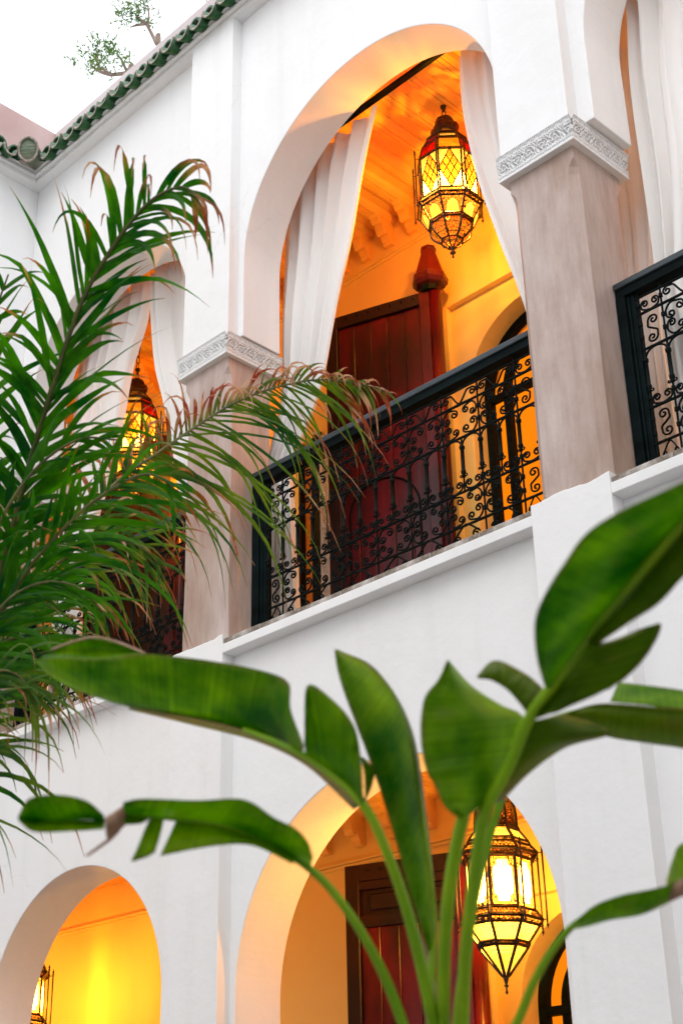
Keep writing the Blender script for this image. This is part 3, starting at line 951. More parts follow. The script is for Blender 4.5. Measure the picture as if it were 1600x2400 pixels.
# flat scroll for the narrow top band (origin bottom centre of a full cell)
S_TOP = scroll((-0.088, 0.052), math.radians(60), 1, (0.088, 0.052), math.radians(120), -1, [(-0.050, 0.070), (0.0, 0.008), (0.050, 0.070)], 0.027, 0.027)
S_BOT = scroll((-0.062, 0.125), math.radians(170), 1 * -1, (0.062, 0.125), math.radians(10), 1, [(-0.085, 0.17), (0, 0.192), (0.085, 0.17)][0:0] + [(-0.02, 0.19), (0.02, 0.19)], 0.028, 0.028)
def arc_mesh():
    mb = MB()
    h = 0.060
    pts = []
    for i in range(13):
        a = PI * i / 12
        pts.append((-0.058 * math.cos(a), 0, h * math.sin(a) ** 0.8))
    mb.tube(pts, 0.0055, 5)
    return mb.mesh('iron_arch', M_IRON, True)
S_ARC = arc_mesh()
def baluster_mesh(thin):
    mb = MB()
    z2, z3 = ZI['h2'] - ZI['h3'], 0
    b0, b1 = 3.912 - ZI['h3'], 4.069 - ZI['h3']
    prof = [(0.005, 0), (0.005, b0 - 0.03), (0.009, b0 - 0.028), (0.012, b0 - 0.02), (0.009, b0 - 0.012), (0.014, b0 - 0.004), (0.014, b0 + 0.012), (0.0105, b0 + 0.016), (0.0105, b1 - 0.016), (0.015, b1 - 0.012), (0.015, b1 + 0.004), (0.007, b1 + 0.008), (0.005, z2)]
    mb.lathe(prof, 8)
    for s in (-1, 1):
        mb.tube([(x_ * s, 0, z_) for x_, z_ in spiral_pts((0.018, b0 - 0.016), PI, 0.011, 0.9, 8, 1, 0.003)], 0.004, 5)
    return mb.mesh('baluster', M_IRON, True)
S_BAL = baluster_mesh(True)
def bar_mesh():
    mb = MB()
    L = ZI['h0'] - ZI['zb'] + 0.045
    kn = [ZI['h0'] - 0.045, ZI['h1'] - 0.06, ZI['h1'] - 0.135, ZI['h3'] + 0.055, ZI['h4'] + 0.055, ZI['h4'] + 0.135]
    prof = [(0.0055, 0)]
    for k in sorted(kn):
        z = k - ZI['zb']
        prof += [(0.0055, z - 0.012), (0.0105, z - 0.010), (0.0105, z + 0.010), (0.0055, z + 0.012)]
    prof += [(0.0055, L)]
    mb.lathe(prof, 7)
    return mb.mesh('upright_bar', M_IRON, False)
S_BAR = bar_mesh()
def balustrade(x0, n_full, pitch, xa, xb, label):
    """x0: left edge of the iron panel; half cell, n_full cells, half cell; xa, xb: faces of the pillars"""
    t = thing('balustrade', label, 'balustrade', (x0, YI, ZI['zb']), 'wrought iron balustrades between the gallery pillars')
    def put(name, me, x, z, sx=1, sz=1):
        o = link(name, me, t, (x - x0, 0, z - ZI['zb']))
        j_ = random.uniform(0.955, 1.03) if name == 'scroll' else 1.0
        o.scale = (sx * j_, 1, sz * j_)
        if name == 'scroll': o.rotation_euler = (random.uniform(-0.05, 0.05), random.uniform(-0.035, 0.035), random.uniform(-0.04, 0.04))
        return o
    sx = pitch / P_
    W = (n_full + 1) * pitch
    bars = [x0] + [x0 + pitch * (0.5 + i) for i in range(n_full + 1)] + [x0 + W]
    for i, x in enumerate(bars):
        put('upright_bar', S_BAR, x, ZI['zb'])
    for k in ('h0', 'h1', 'h2', 'h3', 'h4'):
        r = 0.0082 if k != 'h0' else 0.0070
        n = int(W / 0.063)
        pts = []; rr = []
        for i in range(n + 1):
            pts.append((W * i / n, random.uniform(-0.0005, 0.0005), 0))
            rr.append(r * random.uniform(0.92, 1.12))
        put('cross_bar', MB().tube([(-0.03, 0, 0)] + pts + [(W + 0.03, 0, 0)], [r] + rr + [r], 6).mesh('cross_bar', M_IRON), x0, ZI[k])
    for i in range(n_full):
        xl = x0 + pitch * (0.5 + i); xr = xl + pitch
        for (zt, zb, me) in ((ZI['h1'], ZI['h2'], S_CORNER), (ZI['h3'], ZI['h4'], S_CORNER2)):
            put('scroll', me, xl, zt, sx, 1); put('scroll', me, xr, zt, -sx, 1)
            put('scroll', me, xl, zb, sx, -1); put('scroll', me, xr, zb, -sx, -1)
        put('scroll', S_TOP, (xl + xr) / 2, ZI['h1'], sx, 1)
        put('scroll', S_BOT, (xl + xr) / 2, ZI['zb'], sx, 1)
    for xc in (x0 + pitch * 0.25, x0 + W - pitch * 0.25):
        put('scroll', S_ESS, xc, ZI['h2'], 1, 1)
        put('scroll', S_ESS, xc, ZI['h4'], -1, 0.97)
        put('scroll', S_U, xc, ZI['h1'], 0.95, 1.0)
        put('scroll', S_BOT, xc, ZI['zb'], 0.5, 1)
    k = 2 * (n_full + 1)
    for i in range(k):
        xc = x0 + pitch * (0.25 + 0.5 * i)
        put('scroll', S_U, xc, ZI['h3'], sx, 1)
        put('iron_arch', S_ARC, xc, ZI['h2'] - 0.064, sx * 1.04, 1)
    for i in range(k + 1):
        put('baluster', S_BAL, x0 + pitch * 0.5 * i, ZI['h3'])
    # wooden frame: handrail, sub-rail, two posts with stepped moulding
    m_ = MB()
    def wbox(name, a, b_, y0, y1, z0, z1, bv=0.004):
        o = MB().box(a - x0, b_ - x0, y0 - YI, y1 - YI, z0 - ZI['zb'], z1 - ZI['zb']).obj(name, M_HRAIL if name == 'handrail' else M_RAIL, t)
        bevel(o, bv, 2)
        return o
    wbox('handrail', xa + 0.003, xb - 0.003, 5.520, 5.64, 4.512, 4.548, 0.006)
    wbox('sub_rail', xa + 0.004, xb - 0.004, 5.533, 5.60, 4.462, 4.511)
    for a, b_, s in ((xa + 0.004, x0 - 0.012, 1), (x0 + W + 0.012, xb - 0.004, -1)):
        lo_, hi_ = min(a, b_), max(a, b_)
        w = hi_ - lo_
        if s == 1:
            wbox('post', lo_, lo_ + w * 0.55, 5.530, 5.60, 3.352, 4.461)
            wbox('post_moulding', lo_ + w * 0.55 + 0.001, lo_ + w * 0.72, 5.545, 5.60, 3.352, 4.4605, 0.006)
            wbox('post_moulding', lo_ + w * 0.72 + 0.001, hi_, 5.553, 5.60, 3.352, 4.460, 0.003)
        else:
            wbox('post', lo_ + w * 0.45, hi_, 5.530, 5.60, 3.352, 4.461)
            wbox('post_moulding', lo_, lo_ + w * 0.45 - 0.001, 5.548, 5.60, 3.352, 4.4605, 0.006)
    return t
balustrade(-5.937, 7, P_, -6.058, -3.795, 'wrought iron balustrade with dark wooden handrail across the middle arch, before the red door')
balustrade(-3.281, 7, P_, -3.390, -1.10, 'wrought iron balustrade right of the right-hand pillar, cut off by the picture edge')
balustrade(-8.425, 6, 0.262, -8.545, -6.468, 'wrought iron balustrade half hidden behind the palm fronds on the left')

# ================================================================ CURTAINS
def curtain(name, rows, npl, label, seed, y=5.86, amp=0.062, nz=70, gath=1.0):
    """rows: (z, x_left, x_right) from top to bottom"""
    rs = catmull([(z, a, b_, 0) for z, a, b_ in rows], 10)
    rnd = random.Random(seed)
    nx = npl * 10
    ph = [rnd.uniform(-0.9, 0.9) for _ in range(npl + 2)]
    am = [rnd.uniform(0.55, 1.25) for _ in range(npl + 2)]
    v = []
    for r_ in rs:
        z, a, b_ = r_[0], r_[1], r_[2]
        w = b_ - a
        for i in range(nx + 1):
            u = i / nx
            k = u * npl
            s = math.sin(2 * PI * k + 0.8 * math.sin(k * 1.7 + seed) + 0.35 * noise.noise(Vector((k * 0.6, z * 0.8, seed))))
            kk = min(int(k), npl)
            A = amp * (am[kk] * (1 - (k - kk)) + am[kk + 1] * (k - kk))
            A *= 0.75 + 0.5 * noise.noise(Vector((k * 0.5, z * 0.5, seed + 5)))
            px = a + w * (u + 0.010 * math.sin(2 * PI * k * 2 + z))
            v.append((px, y + A * s + 0.25 * A * math.sin(4 * PI * k + z * 1.2) + 0.02 * noise.noise(Vector((px * 2, z * 1.3, seed))), z))
    f = []
    for j in range(len(rs) - 1):
        for i in range(nx):
            b0 = j * (nx + 1) + i
            f.append((b0, b0 + 1, b0 + nx + 2, b0 + nx + 1))
    t = thing('curtain', label, 'curtain', (rows[0][1], y, rows[0][0]), 'white curtains in the gallery arches')
    me = new_mesh('cloth', [Vector(p) - Vector((rows[0][1], y, rows[0][0])) for p in v], f, M_CLOTH, True)
    o = link('cloth', me, t)
    # rings-hem heading tape on the rod
    hm = MB()
    z0 = rows[0][0]
    hm.box(0, rows[0][2] - rows[0][1], -0.012, 0.012, -0.002, 0.028)
    return t
curtain('c', [(7.15, -6.12, -5.17), (6.6, -6.12, -5.34), (6.0, -6.13, -5.50), (5.3, -6.14, -5.72), (4.95, -6.22, -5.90), (4.75, -6.26, -6.02), (4.4, -6.24, -6.02), (3.36, -6.30, -5.96)], 6,
        'white pleated curtain swept to the left in the big middle arch', 1)
curtain('c', [(7.15, -4.53, -3.70), (6.7, -4.52, -3.68), (6.1, -4.44, -3.66), (5.6, -4.32, -3.62), (5.15, -4.20, -3.62), (4.8, -4.14, -3.66), (4.3, -4.12, -3.70), (3.36, -4.12, -3.66)], 6,
        'white curtain gathered against the right-hand pillar in the big middle arch, right of the lantern', 2)
curtain('c', [(7.10, -8.50, -7.63), (6.7, -8.52, -7.64), (6.35, -8.54, -7.79), (6.0, -8.56, -7.88), (5.5, -8.58, -8.00), (4.9, -8.60, -8.20), (4.3, -8.60, -8.25), (3.36, -8.60, -8.15)], 6,
        'white curtain on the left side of the small arch behind the palm', 3)
curtain('c', [(7.10, -7.62, -6.45), (6.6, -7.58, -6.42), (6.2, -7.50, -6.42), (5.8, -7.36, -6.42), (5.2, -7.20, -6.42), (4.9, -7.12, -6.45), (4.5, -6.85, -6.48), (4.2, -6.70, -6.45), (3.36, -6.75, -6.42)], 7,
        'white curtain on the right side of the small arch, touching the left-hand pillar', 4)
curtain('c', [(7.15, -3.30, -2.2), (6.6, -3.27, -2.25), (6.0, -3.30, -2.4), (5.4, -3.30, -2.5), (4.9, -3.30, -2.7), (4.6, -3.30, -2.85), (4.2, -3.30, -2.82), (3.36, -3.30, -2.7)], 7,
        'white curtain in the arch at the right edge, above the right-hand balustrade', 5, y=5.84)
curtain('c', [(7.15, -3.62, -3.10), (6.6, -3.62, -3.14), (6.0, -3.62, -3.26), (5.4, -3.62, -3.30), (4.9, -3.62, -3.36), (4.5, -3.62, -3.42), (3.36, -3.62, -3.40)], 4,
        'narrow greyish curtain tight behind the right-hand pillar, beside the wide white one', 6, y=6.0, amp=0.018)
rods = [(-8.6, -6.4, 'black curtain rod across the small left arch, ends hidden by its curtains'), (-6.15, -3.65, 'black curtain rod spanning the big middle arch above the lantern'), (-3.45, -1.0, 'black curtain rod in the arch at the right edge')]
for a, b_, lb in rods:
    t = thing('curtain_rod', lb, 'curtain rod', (a, 5.80, 7.17), 'black curtain rods')
    MB().box(0, b_ - a, -0.016, 0.016, -0.018, 0.018).obj('rod', M_IRON, t)
    for x in (0.05, b_ - a - 0.05):
        MB().box(x - 0.015, x + 0.015, -0.08, 0.0, 0.019, 0.05).obj('bracket', M_IRON, t)

# ================================================================ LANTERNS
def octa(r, z, n=8, ph=PI / 8):
    return [Vector((r * math.cos(2 * PI * i / n + ph), r * math.sin(2 * PI * i / n + ph), z)) for i in range(n)]
def sections(t, secs, n=8, ph=PI / 8, bar=0.0066):
    """secs: list of (r0, z0, r1, z1, kind); builds panes and frames"""
    fr = MB()
    for r0, z0, r1, z1, kind in secs:
        A, C = octa(r0, z0, n, ph), octa(r1, z1, n, ph)
        for i in range(n):
            a, b_, c, d = A[i], A[(i + 1) % n], C[(i + 1) % n], C[i]
            fr.tube([a, d], bar, 5); 
            fr.tube([a, b_], bar, 4); fr.tube([d, c], bar, 4)
            m = kind
            if isinstance(kind, (list, tuple)): m = kind[i % len(kind)]
            def P(s, q): return (a * (1 - s) + b_ * s) * (1 - q) + (d * (1 - s) + c * s) * q
            if m == 'diamond':
                # corner panes clear / yellow, lattice of amber lozenges
                cen = [P(0.5, 1), P(1, 0.5), P(0.5, 0), P(0, 0.5)]
                for k, (p, q, r_) in enumerate([(P(0, 1), cen[0], cen[3]), (P(1, 1), cen[1], cen[0]), (P(1, 0), cen[2], cen[1]), (P(0, 0), cen[3], cen[2])]):
                    gm = G_YELLOW if p.z > (z0 + z1) / 2 else G_HOT
                    MB_ = MB(); MB_.add([p, q, r_], [(0, 1, 2)])
                    MB_.obj('glass_pane', gm, t)
                N = 3
                def Q(i_, j_):
                    s = 0.5 + 0.5 * (i_ - j_) / N
                    qq = (i_ + j_) / (2 * N)
                    return P(s, qq)
                lz = MB()
                for i_ in range(N):
                    for j_ in range(N):
                        lz.add([Q(i_, j_), Q(i_ + 1, j_), Q(i_ + 1, j_ + 1), Q(i_, j_ + 1)], [(0, 1, 2, 3)])
                lz.obj('lozenge_glass', G_AMBER, t)
                ld = MB()
                for k in range(N + 1):
                    ld.tube([Q(k, 0), Q(k, N)], 0.0044, 4); ld.tube([Q(0, k), Q(N, k)], 0.0044, 4)
                ld.obj('leading', M_BRASS, t)
            elif m == 'arched':
                # clear pane behind a pierced scalloped border
                e = 0.96
                MB_ = MB(); MB_.add([P(0, 0), P(1, 0), P(1, 1), P(0, 1)], [(0, 1, 2, 3)])
                MB_.obj('glass_pane', G_HOT, t)
                cn = (a + b_ + c + d) / 4
                out_n = Vector((cn.x, cn.y, 0)).normalized() * 0.004
                fb = MB()
                K = 32
                inner = []; outer = []
                for k in range(K):
                    an = 2 * PI * k / K + PI / 4
                    ca, sa = math.cos(an), math.sin(an)
                    mx_ = max(abs(ca), abs(sa))
                    ux, uz = ca / mx_, sa / mx_
                    outer.append(P(0.5 + 0.5 * ux, 0.5 + 0.5 * uz) + out_n)
                    near = min(abs(ux), abs(uz))
                    cut = max(0.0, near - 0.62) / 0.38
                    lob = 0.02 * abs(math.sin(6 * an))
                    ix = 0.5 + (0.41 - lob - 0.15 * cut ** 0.7) * ux
                    iz = 0.5 + (0.43 - lob * 0.6 - 0.10 * cut ** 0.7) * uz
                    inner.append(P(ix, iz) + out_n)
                fb.add(outer + inner, [(k, (k + 1) % K, K + (k + 1) % K, K + k) for k in range(K)])
                fb.obj('pierced_border', M_FILI2, t)
                ed = MB(); ed.tube(inner + [inner[0]], 0.0022, 4, False); ed.obj('border_edge', M_BRASS, t)
            elif m == 'tri':
                MB_ = MB(); MB_.add([P(0.12, 0.0), P(0.88, 0.0), P(0.72, 0.62), P(0.5, 0.82), P(0.28, 0.62)], [(0, 1, 2, 3, 4)])
                MB_.obj('glass_pane', G_YELLOW, t)
                MB_ = MB(); MB_.add([P(0, 0), P(0.12, 0.0), P(0.28, 0.62), P(0.5, 0.82), P(0.72, 0.62), P(0.88, 0.0), P(1, 0), P(1, 1), P(0, 1)], [(0, 1, 2, 3, 8), (3, 4, 5, 6, 7), (3, 7, 8)])
                MB_.obj('pierced_panel', M_FILIB, t)
            else:
                mm = {'clear': G_CLEAR, 'yellow': G_YELLOW, 'amber': G_AMBER, 'red': G_RED, 'fili': M_FILI, 'fili2': M_FILI2, 'metal': M_BRASS}[m]
                MB_ = MB(); MB_.add([a, b_, c, d], [(0, 1, 2, 3)])
                nm = 'pierced_panel' if m.startswith('fili') else ('metal_band' if m == 'metal' else 'glass_pane')
                MB_.obj(nm, mm, t)
    fr.obj('lantern_frame', M_BRASS, t)
def lamp(t, z, power, col=(1.0, 0.54, 0.10), r=0.035):
    ld = bpy.data.lights.new('lantern_bulb', 'POINT')
    ld.energy = power
    ld.color = col
    ld.shadow_soft_size = r
    o = bpy.data.objects.new('lantern_bulb', ld)
    sc.collection.objects.link(o)
    o.parent = t
    o.location = (0, 0, z)
def rods_(t, r, z0, z1, n=8, ph=PI / 8, att=()):
    for i in range(n):
        a = 2 * PI * i / n + ph
        x, y_ = r * math.cos(a), r * math.sin(a)
        m_ = MB()
        m_.lathe([(0.001, z0 - 0.035), (0.004, z0 - 0.022), (0.009, z0 - 0.014), (0.003, z0 - 0.006), (0.0055, z0), (0.0058, (z0 + z1) / 2), (0.0055, z1), (0.009, z1 + 0.008), (0.004, z1 + 0.014), (0.008, z1 + 0.022), (0.001, z1 + 0.045)], 6, (x, y_))
        for (rr, zz) in att:
            m_.tube([(x, y_, zz), (rr * math.cos(a), rr * math.sin(a), zz)], 0.003, 4)
        m_.obj('corner_rod', M_BRASS, t)
def chain(t, z0, z1, n):
    m_ = MB()
    L = (z1 - z0) / n
    for k in range(n):
        pts = []
        for i in range(13):
            a = 2 * PI * i / 12
            u = 0.016 * math.cos(a); w = (L * 0.62) * math.sin(a)
            zc = z0 + L * (k + 0.5)
            pts.append((u, 0, zc + w) if k % 2 == 0 else (0, u, zc + w))
        m_.tube(pts, 0.0035, 5, False)
    m_.obj('chain', M_BRASS, t)
def lantern_upper(loc, label, power, up=0.0):
    """hangs down from loc (the ceiling hook)"""
    t = thing('hanging_lantern', label, 'lantern', loc, 'pierced metal lanterns with coloured glass')
    MB().lathe([(0.0, 0.0), (0.022, 0.0), (0.018, -0.02), (0.006, -0.03), (0.006, -0.05)], 10).obj('ceiling_hook', M_BRASS, t, True)
    chain(t, -0.105, -0.035, 1)
    if up:
        chain(t, -0.005, up, 9)
        MB().lathe([(0.0, up), (0.022, up), (0.018, up - 0.02), (0.0, up - 0.03)], 10).obj('ceiling_hook', M_BRASS, t, True)
    # onion cap with three lobes
    cap = MB().lathe([(0.0, -0.095), (0.030, -0.100), (0.058, -0.125), (0.066, -0.150), (0.060, -0.172), (0.075, -0.185), (0.083, -0.215), (0.078, -0.245), (0.060, -0.262)], 16)
    cap.obj('cap', M_BRASS, t, True)
    for i in range(4):
        a = 2 * PI * i / 4 + 0.35
        l = MB().lathe([(0.0, -0.175), (0.022, -0.180), (0.032, -0.205), (0.030, -0.235), (0.0, -0.262)], 10, (0.070 * math.cos(a), 0.070 * math.sin(a)))
        l.obj('cap_lobe', M_FILI2, t, True)
    secs = [(0.138, -0.330, 0.075, -0.255, 'fili2'),
            (0.142, -0.352, 0.138, -0.331, 'metal'),
            (0.160, -0.392, 0.142, -0.353, ['amber', 'red', 'yellow', 'red']),
            (0.178, -0.420, 0.160, -0.393, 'metal'),
            (0.205, -0.525, 0.178, -0.421, ['amber', 'red']),
            (0.190, -0.840, 0.196, -0.527, 'diamond'),
            (0.222, -0.895, 0.190, -0.842, ['clear', 'yellow']),
            (0.205, -0.915, 0.222, -0.896, 'fili'),
            (0.150, -1.020, 0.203, -0.917, 'tri'),
            (0.138, -1.036, 0.150, -1.021, 'fili2')]
    # rows are given bottom ring, top ring
    sections(t, [(a, b_, c, d, k) for a, b_, c, d, k in secs])
    # two pierced bowls under the body
    for (r0, z0, r1, z1, bul) in ((0.072, -1.148, 0.138, -1.038, 0.022), (0.012, -1.205, 0.070, -1.150, 0.012)):
        m_ = MB(); prof = []
        for k in range(7):
            s = k / 6
            prof.append((r0 + (r1 - r0) * s + bul * math.sin(PI * s), z0 + (z1 - z0) * s))
        m_.lathe(prof, 8, ph=PI / 8)
        m_.obj('pierced_bowl', M_FILIB, t)
        rb = MB()
        for i in range(8):
            a = 2 * PI * i / 8 + PI / 8
            rb.tube([(r * 1.015 * math.cos(a), r * 1.015 * math.sin(a), z) for r, z in prof], 0.0075 if bul > 0.02 else 0.005, 5)
        rb.tube([(r1 * 1.02 * math.cos(2 * PI * i / 8 + PI / 8), r1 * 1.02 * math.sin(2 * PI * i / 8 + PI / 8), z1) for i in range(9)], 0.007, 5, False)
        rb.obj('bowl_rib', M_BRASS, t)
    MB().lathe([(0.012, -1.200), (0.016, -1.215), (0.008, -1.228), (0.018, -1.238), (0.020, -1.246), (0.006, -1.256), (0.006, -1.272), (0.009, -1.280), (0.0, -1.288)], 10).obj('bottom_finial', M_BRASS, t, True)
    rods_(t, 0.238, -0.905, -0.50, att=((0.20, -0.53), (0.222, -0.893)))
    lamp(t, -0.74, power)
    return t
def lantern_lower(loc, label, power, drop=0.0):
    t = thing('hanging_lantern', label, 'lantern', loc, 'pierced metal lanterns with coloured glass')
    MB().lathe([(0.0, 0.0), (0.022, 0.0), (0.018, -0.02), (0.006, -0.03), (0.006, -0.05)], 10).obj('ceiling_hook', M_BRASS, t, True)
    z = -drop
    chain(t, z - 0.07, -0.035, max(1, int(drop / 0.08) + 1))
    prof = []
    for k in range(11):
        a = PI / 2 * k / 10
        prof.append((0.008 + 0.104 * math.sin(a) ** 0.8, z - 0.26 + 0.19 * math.cos(a)))
    prof.append((0.112, z - 0.29))
    MB().lathe(prof, 16).obj('pierced_dome', M_FILI, t, True)
    rb = MB()
    for i in range(8):
        a = 2 * PI * i / 8 + PI / 8
        rb.tube([(r * 1.01 * math.cos(a), r * 1.01 * math.sin(a), zz) for r, zz in prof], 0.008, 5)
    rb.obj('dome_rib', M_BRASS, t)
    MB().lathe([(0.0, z - 0.04), (0.012, z - 0.05), (0.006, z - 0.062), (0.014, z - 0.075)], 8).obj('top_finial', M_BRASS, t, True)
    secs = [(0.122, z - 0.312, 0.114, z - 0.292, 'fili'),
            (0.165, z - 0.375, 0.120, z - 0.313, 'yellow'),
            (0.175, z - 0.398, 0.165, z - 0.376, 'fili2'),
            (0.210, z - 0.440, 0.176, z - 0.400, 'fili'),
            (0.180, z - 0.470, 0.210, z - 0.442, 'fili'),
            (0.174, z - 0.735, 0.174, z - 0.474, 'arched'),
            (0.212, z - 0.785, 0.178, z - 0.738, 'fili'),
            (0.196, z - 0.812, 0.212, z - 0.787, 'fili'),
            (0.132, z - 0.895, 0.194, z - 0.814, 'yellow'),
            (0.130, z - 0.915, 0.134, z - 0.897, 'fili'),
            (0.018, z - 1.055, 0.128, z - 0.917, 'yellow')]
    sections(t, secs, bar=0.0085)
    MB().lathe([(0.019, z - 1.050), (0.010, z - 1.085), (0.006, z - 1.098), (0.014, z - 1.105), (0.004, z - 1.115), (0.005, z - 1.130), (0.009, z - 1.137), (0.0, z - 1.150)], 10).obj('bottom_finial', M_BRASS, t, True)
    rods_(t, 0.236, z - 0.80, z - 0.435, att=((0.21, z - 0.44), (0.212, z - 0.786)))
    lamp(t, z - 0.66, power, r=0.075)
    return t
LC = (-4.985, 6.30)
lantern_upper((LC[0], LC[1], 7.296), 'lit hanging lantern with red and yellow lozenge glass in the big upper arch', 82)
lantern_upper((-8.30, 6.30, 6.74), 'lit hanging lantern glimpsed between the curtains of the small upper arch behind the palm', 65, 0.556)
lantern_lower((-4.955, 6.30, 2.758), 'lit lantern with a pierced dome in the lower middle arch, behind the broad leaf stalks', 130, 0.23)
lantern_lower((-9.34, 6.30, 2.758), 'lit lantern at the bottom left corner, partly hidden by the lower left arch', 110, 0.30)
lantern_upper((-2.20, 6.30, 7.296), 'lit lantern in the gallery beyond the right-hand pillar', 75)


# ================================================================ FOREGROUND BROAD-LEAVED PLANT
def smooth_obj(o):
    o.data.polygons.foreach_set('use_smooth', [True] * len(o.data.polygons))
    return o
PLB = D(1002, 2440, 2.36)
plant_root = Vector((PLB.x, PLB.y, -1.5))
plant = thing('broad_leaved_plant', 'large bird-of-paradise plant with torn broad green leaves in the foreground', 'plant', plant_root)
def leaf_root(name='leaf'):
    o = bpy.data.objects.new(name, None)
    sc.collection.objects.link(o)
    o.parent = plant
    return o
def blade(leaf, pairs, d0, d1, de, m, bulge=0.02, name='leaf_blade', nx=9, sub=7, rim=0.012, wav=0.006, seed=0):
    """pairs of (midrib point, edge point); d0/d1 depth at first/last station, de how much nearer (-) or farther the edge lies"""
    rows = catmull([(a[0], a[1], b_[0], b_[1]) for a, b_ in pairs], sub)
    K = len(rows)
    v = []; tip = []; vein = []
    plen = sum(math.hypot(rows[q + 1][0] - rows[q][0], rows[q + 1][1] - rows[q][1]) for q in range(K - 1))
    for i, r_ in enumerate(rows):
        t = i / (K - 1)
        d = d0 + (d1 - d0) * t
        a = D(r_[0], r_[1], d); b_ = D(r_[2], r_[3], d + de)
        nrm = (D(r_[0], r_[1], d + 0.1) - a).normalized()
        for j in range(nx + 1):
            s = j / nx
            p = a.lerp(b_, s)
            p = p - nrm * bulge * math.sin(PI * min(1, s * 1.1)) + nrm * wav * noise.noise(Vector((t * 14 + seed, s * 1.2, seed))) * s * 1.8
            v.append(p - plant_root)
            vein.append(t * plen / 7.0 + s * 1.5 + seed * 31)
            e = max(0.0, (s - 0.93) / 0.07) * (0.45 + 0.9 * abs(noise.noise(Vector((t * 6, seed, 1.7)))))
            tip.append(min(1, e * 0.75 + max(0, noise.noise(Vector((t * 9 + seed, s * 3, 3.3))) - 0.38) * 1.2))
    f = [(i * (nx + 1) + j, i * (nx + 1) + j + 1, (i + 1) * (nx + 1) + j + 1, (i + 1) * (nx + 1) + j) for i in range(K - 1) for j in range(nx)]
    me = new_mesh(name, v, f, m, True)
    at_ = me.attributes.new('tip', 'FLOAT', 'POINT')
    at_.data.foreach_set('value', tip)
    av_ = me.attributes.new('vein', 'FLOAT', 'POINT')
    av_.data.foreach_set('value', vein)
    # side veins as fine relief: tiny ridges along the blade
    o = link(name, me, leaf)
    so = o.modifiers.new('thickness', 'SOLIDIFY'); so.thickness = 0.0012
    return o
def stalk(leaf, pts, r, m=None, root=True, name='stalk'):
    P = [D(x, y, d) for x, y, d in pts]
    if root:
        e = P[-1]
        P += [Vector((e.x * 0.7 + plant_root.x * 0.3, e.y * 0.7 + plant_root.y * 0.3, e.z - 0.25)), Vector((e.x * 0.3 + plant_root.x * 0.7, e.y * 0.3 + plant_root.y * 0.7, -0.6)), Vector((plant_root.x + random.uniform(-0.03, 0.03), plant_root.y + random.uniform(-0.03, 0.03), -1.14))]
    Q = [Vector(q) - plant_root for q in catmull([tuple(p) for p in P], 6)]
    n = len(Q)
    r = (r[0], r[1] * 0.9)
    rr = [r[0] + (r[1] - r[0]) * min(1, (i / (n - 1)) * 1.6) for i in range(n)]
    return link(name, MB().tube(Q, rr, 9).mesh(name, m or M_PET, True), leaf)

# leaf A: long leaf arching to the left, torn in two lobes
L = leaf_root()
blade(L, [((85, 1520), (85, 1516)), ((130, 1560), (130, 1512)), ((220, 1600), (240, 1513)), ((330, 1630), (330, 1502)), ((450, 1650), (480, 1517)), ((560, 1675), (600, 1540)), ((620, 1697), (662, 1567)), ((660, 1714), (668, 1630)), ((697, 1728), (698, 1712))], 2.75, 2.38, -0.10, M_BAN, 0.03, seed=1)
blade(L, [((700, 1730), (700, 1712)), ((712, 1738), (699, 1640)), ((735, 1757), (708, 1572)), ((762, 1778), (765, 1608)), ((792, 1804), (812, 1665)), ((816, 1828), (828, 1735)), ((836, 1852), (832, 1802))], 2.38, 2.32, -0.05, M_BAN, 0.02, seed=2)
blade(L, [((300, 1622), (295, 1630)), ((450, 1648), (445, 1666)), ((600, 1688), (590, 1704)), ((720, 1745), (704, 1760)), ((832, 1848), (812, 1860))], 2.62, 2.33, 0.16, M_BAN2, 0.0, seed=3)
blade(L, [((92, 1513), (112, 1497)), ((150, 1514), (165, 1477)), ((230, 1516), (215, 1466)), ((290, 1510), (262, 1475)), ((336, 1503), (332, 1500))], 2.80, 2.70, 0.05, M_BAN, -0.03, seed=4)
stalk(L, [(120, 1492, 2.79), (168, 1474, 2.80), (214, 1464, 2.8), (264, 1473, 2.78), (332, 1500, 2.7)], (0.0025, 0.0025), M_DRY, False, 'dry_rim')
stalk(L, [(560, 1675, 2.46), (660, 1716, 2.39), (750, 1770, 2.35), (835, 1850, 2.32), (882, 1942, 2.32), (925, 2060, 2.33), (958, 2180, 2.34), (985, 2300, 2.35), (1000, 2410, 2.36)], (0.0045, 0.0115))
# leaf B: low leaf to the left with a dry, broken section
L = leaf_root()
blade(L, [((42, 1880), (42, 1875)), ((90, 1882), (68, 1834)), ((150, 1882), (130, 1825)), ((200, 1881), (197, 1838)), ((242, 1883), (238, 1870))], 2.10, 2.14, -0.05, M_BAN, 0.015, seed=5)
blade(L, [((42, 1880), (46, 1886)), ((90, 1883), (80, 1909)), ((160, 1883), (160, 1908)), ((242, 1884), (240, 1903))], 2.10, 2.14, -0.06, M_BAN, 0.012, seed=6)
blade(L, [((243, 1876), (246, 1930)), ((266, 1862), (276, 1905)), ((292, 1843), (293, 1892))], 2.13, 2.15, 0.02, M_DRY, 0.01, name='dry_blade', seed=7)
blade(L, [((250, 1928), (288, 1893)), ((226, 1944), (256, 1928)), ((195, 1968), (206, 1963))], 2.13, 2.10, 0.02, M_DRY, 0.006, name='dry_blade', seed=8)
blade(L, [((284, 1868), (283, 1842)), ((300, 1873), (330, 1834)), ((400, 1880), (450, 1838)), ((500, 1895), (560, 1836)), ((600, 1930), (630, 1878)), ((660, 1960), (678, 1902)), ((700, 1985), (706, 1932)), ((713, 1992), (718, 1966))], 2.16, 2.24, -0.06, M_BAN, 0.02, seed=9)
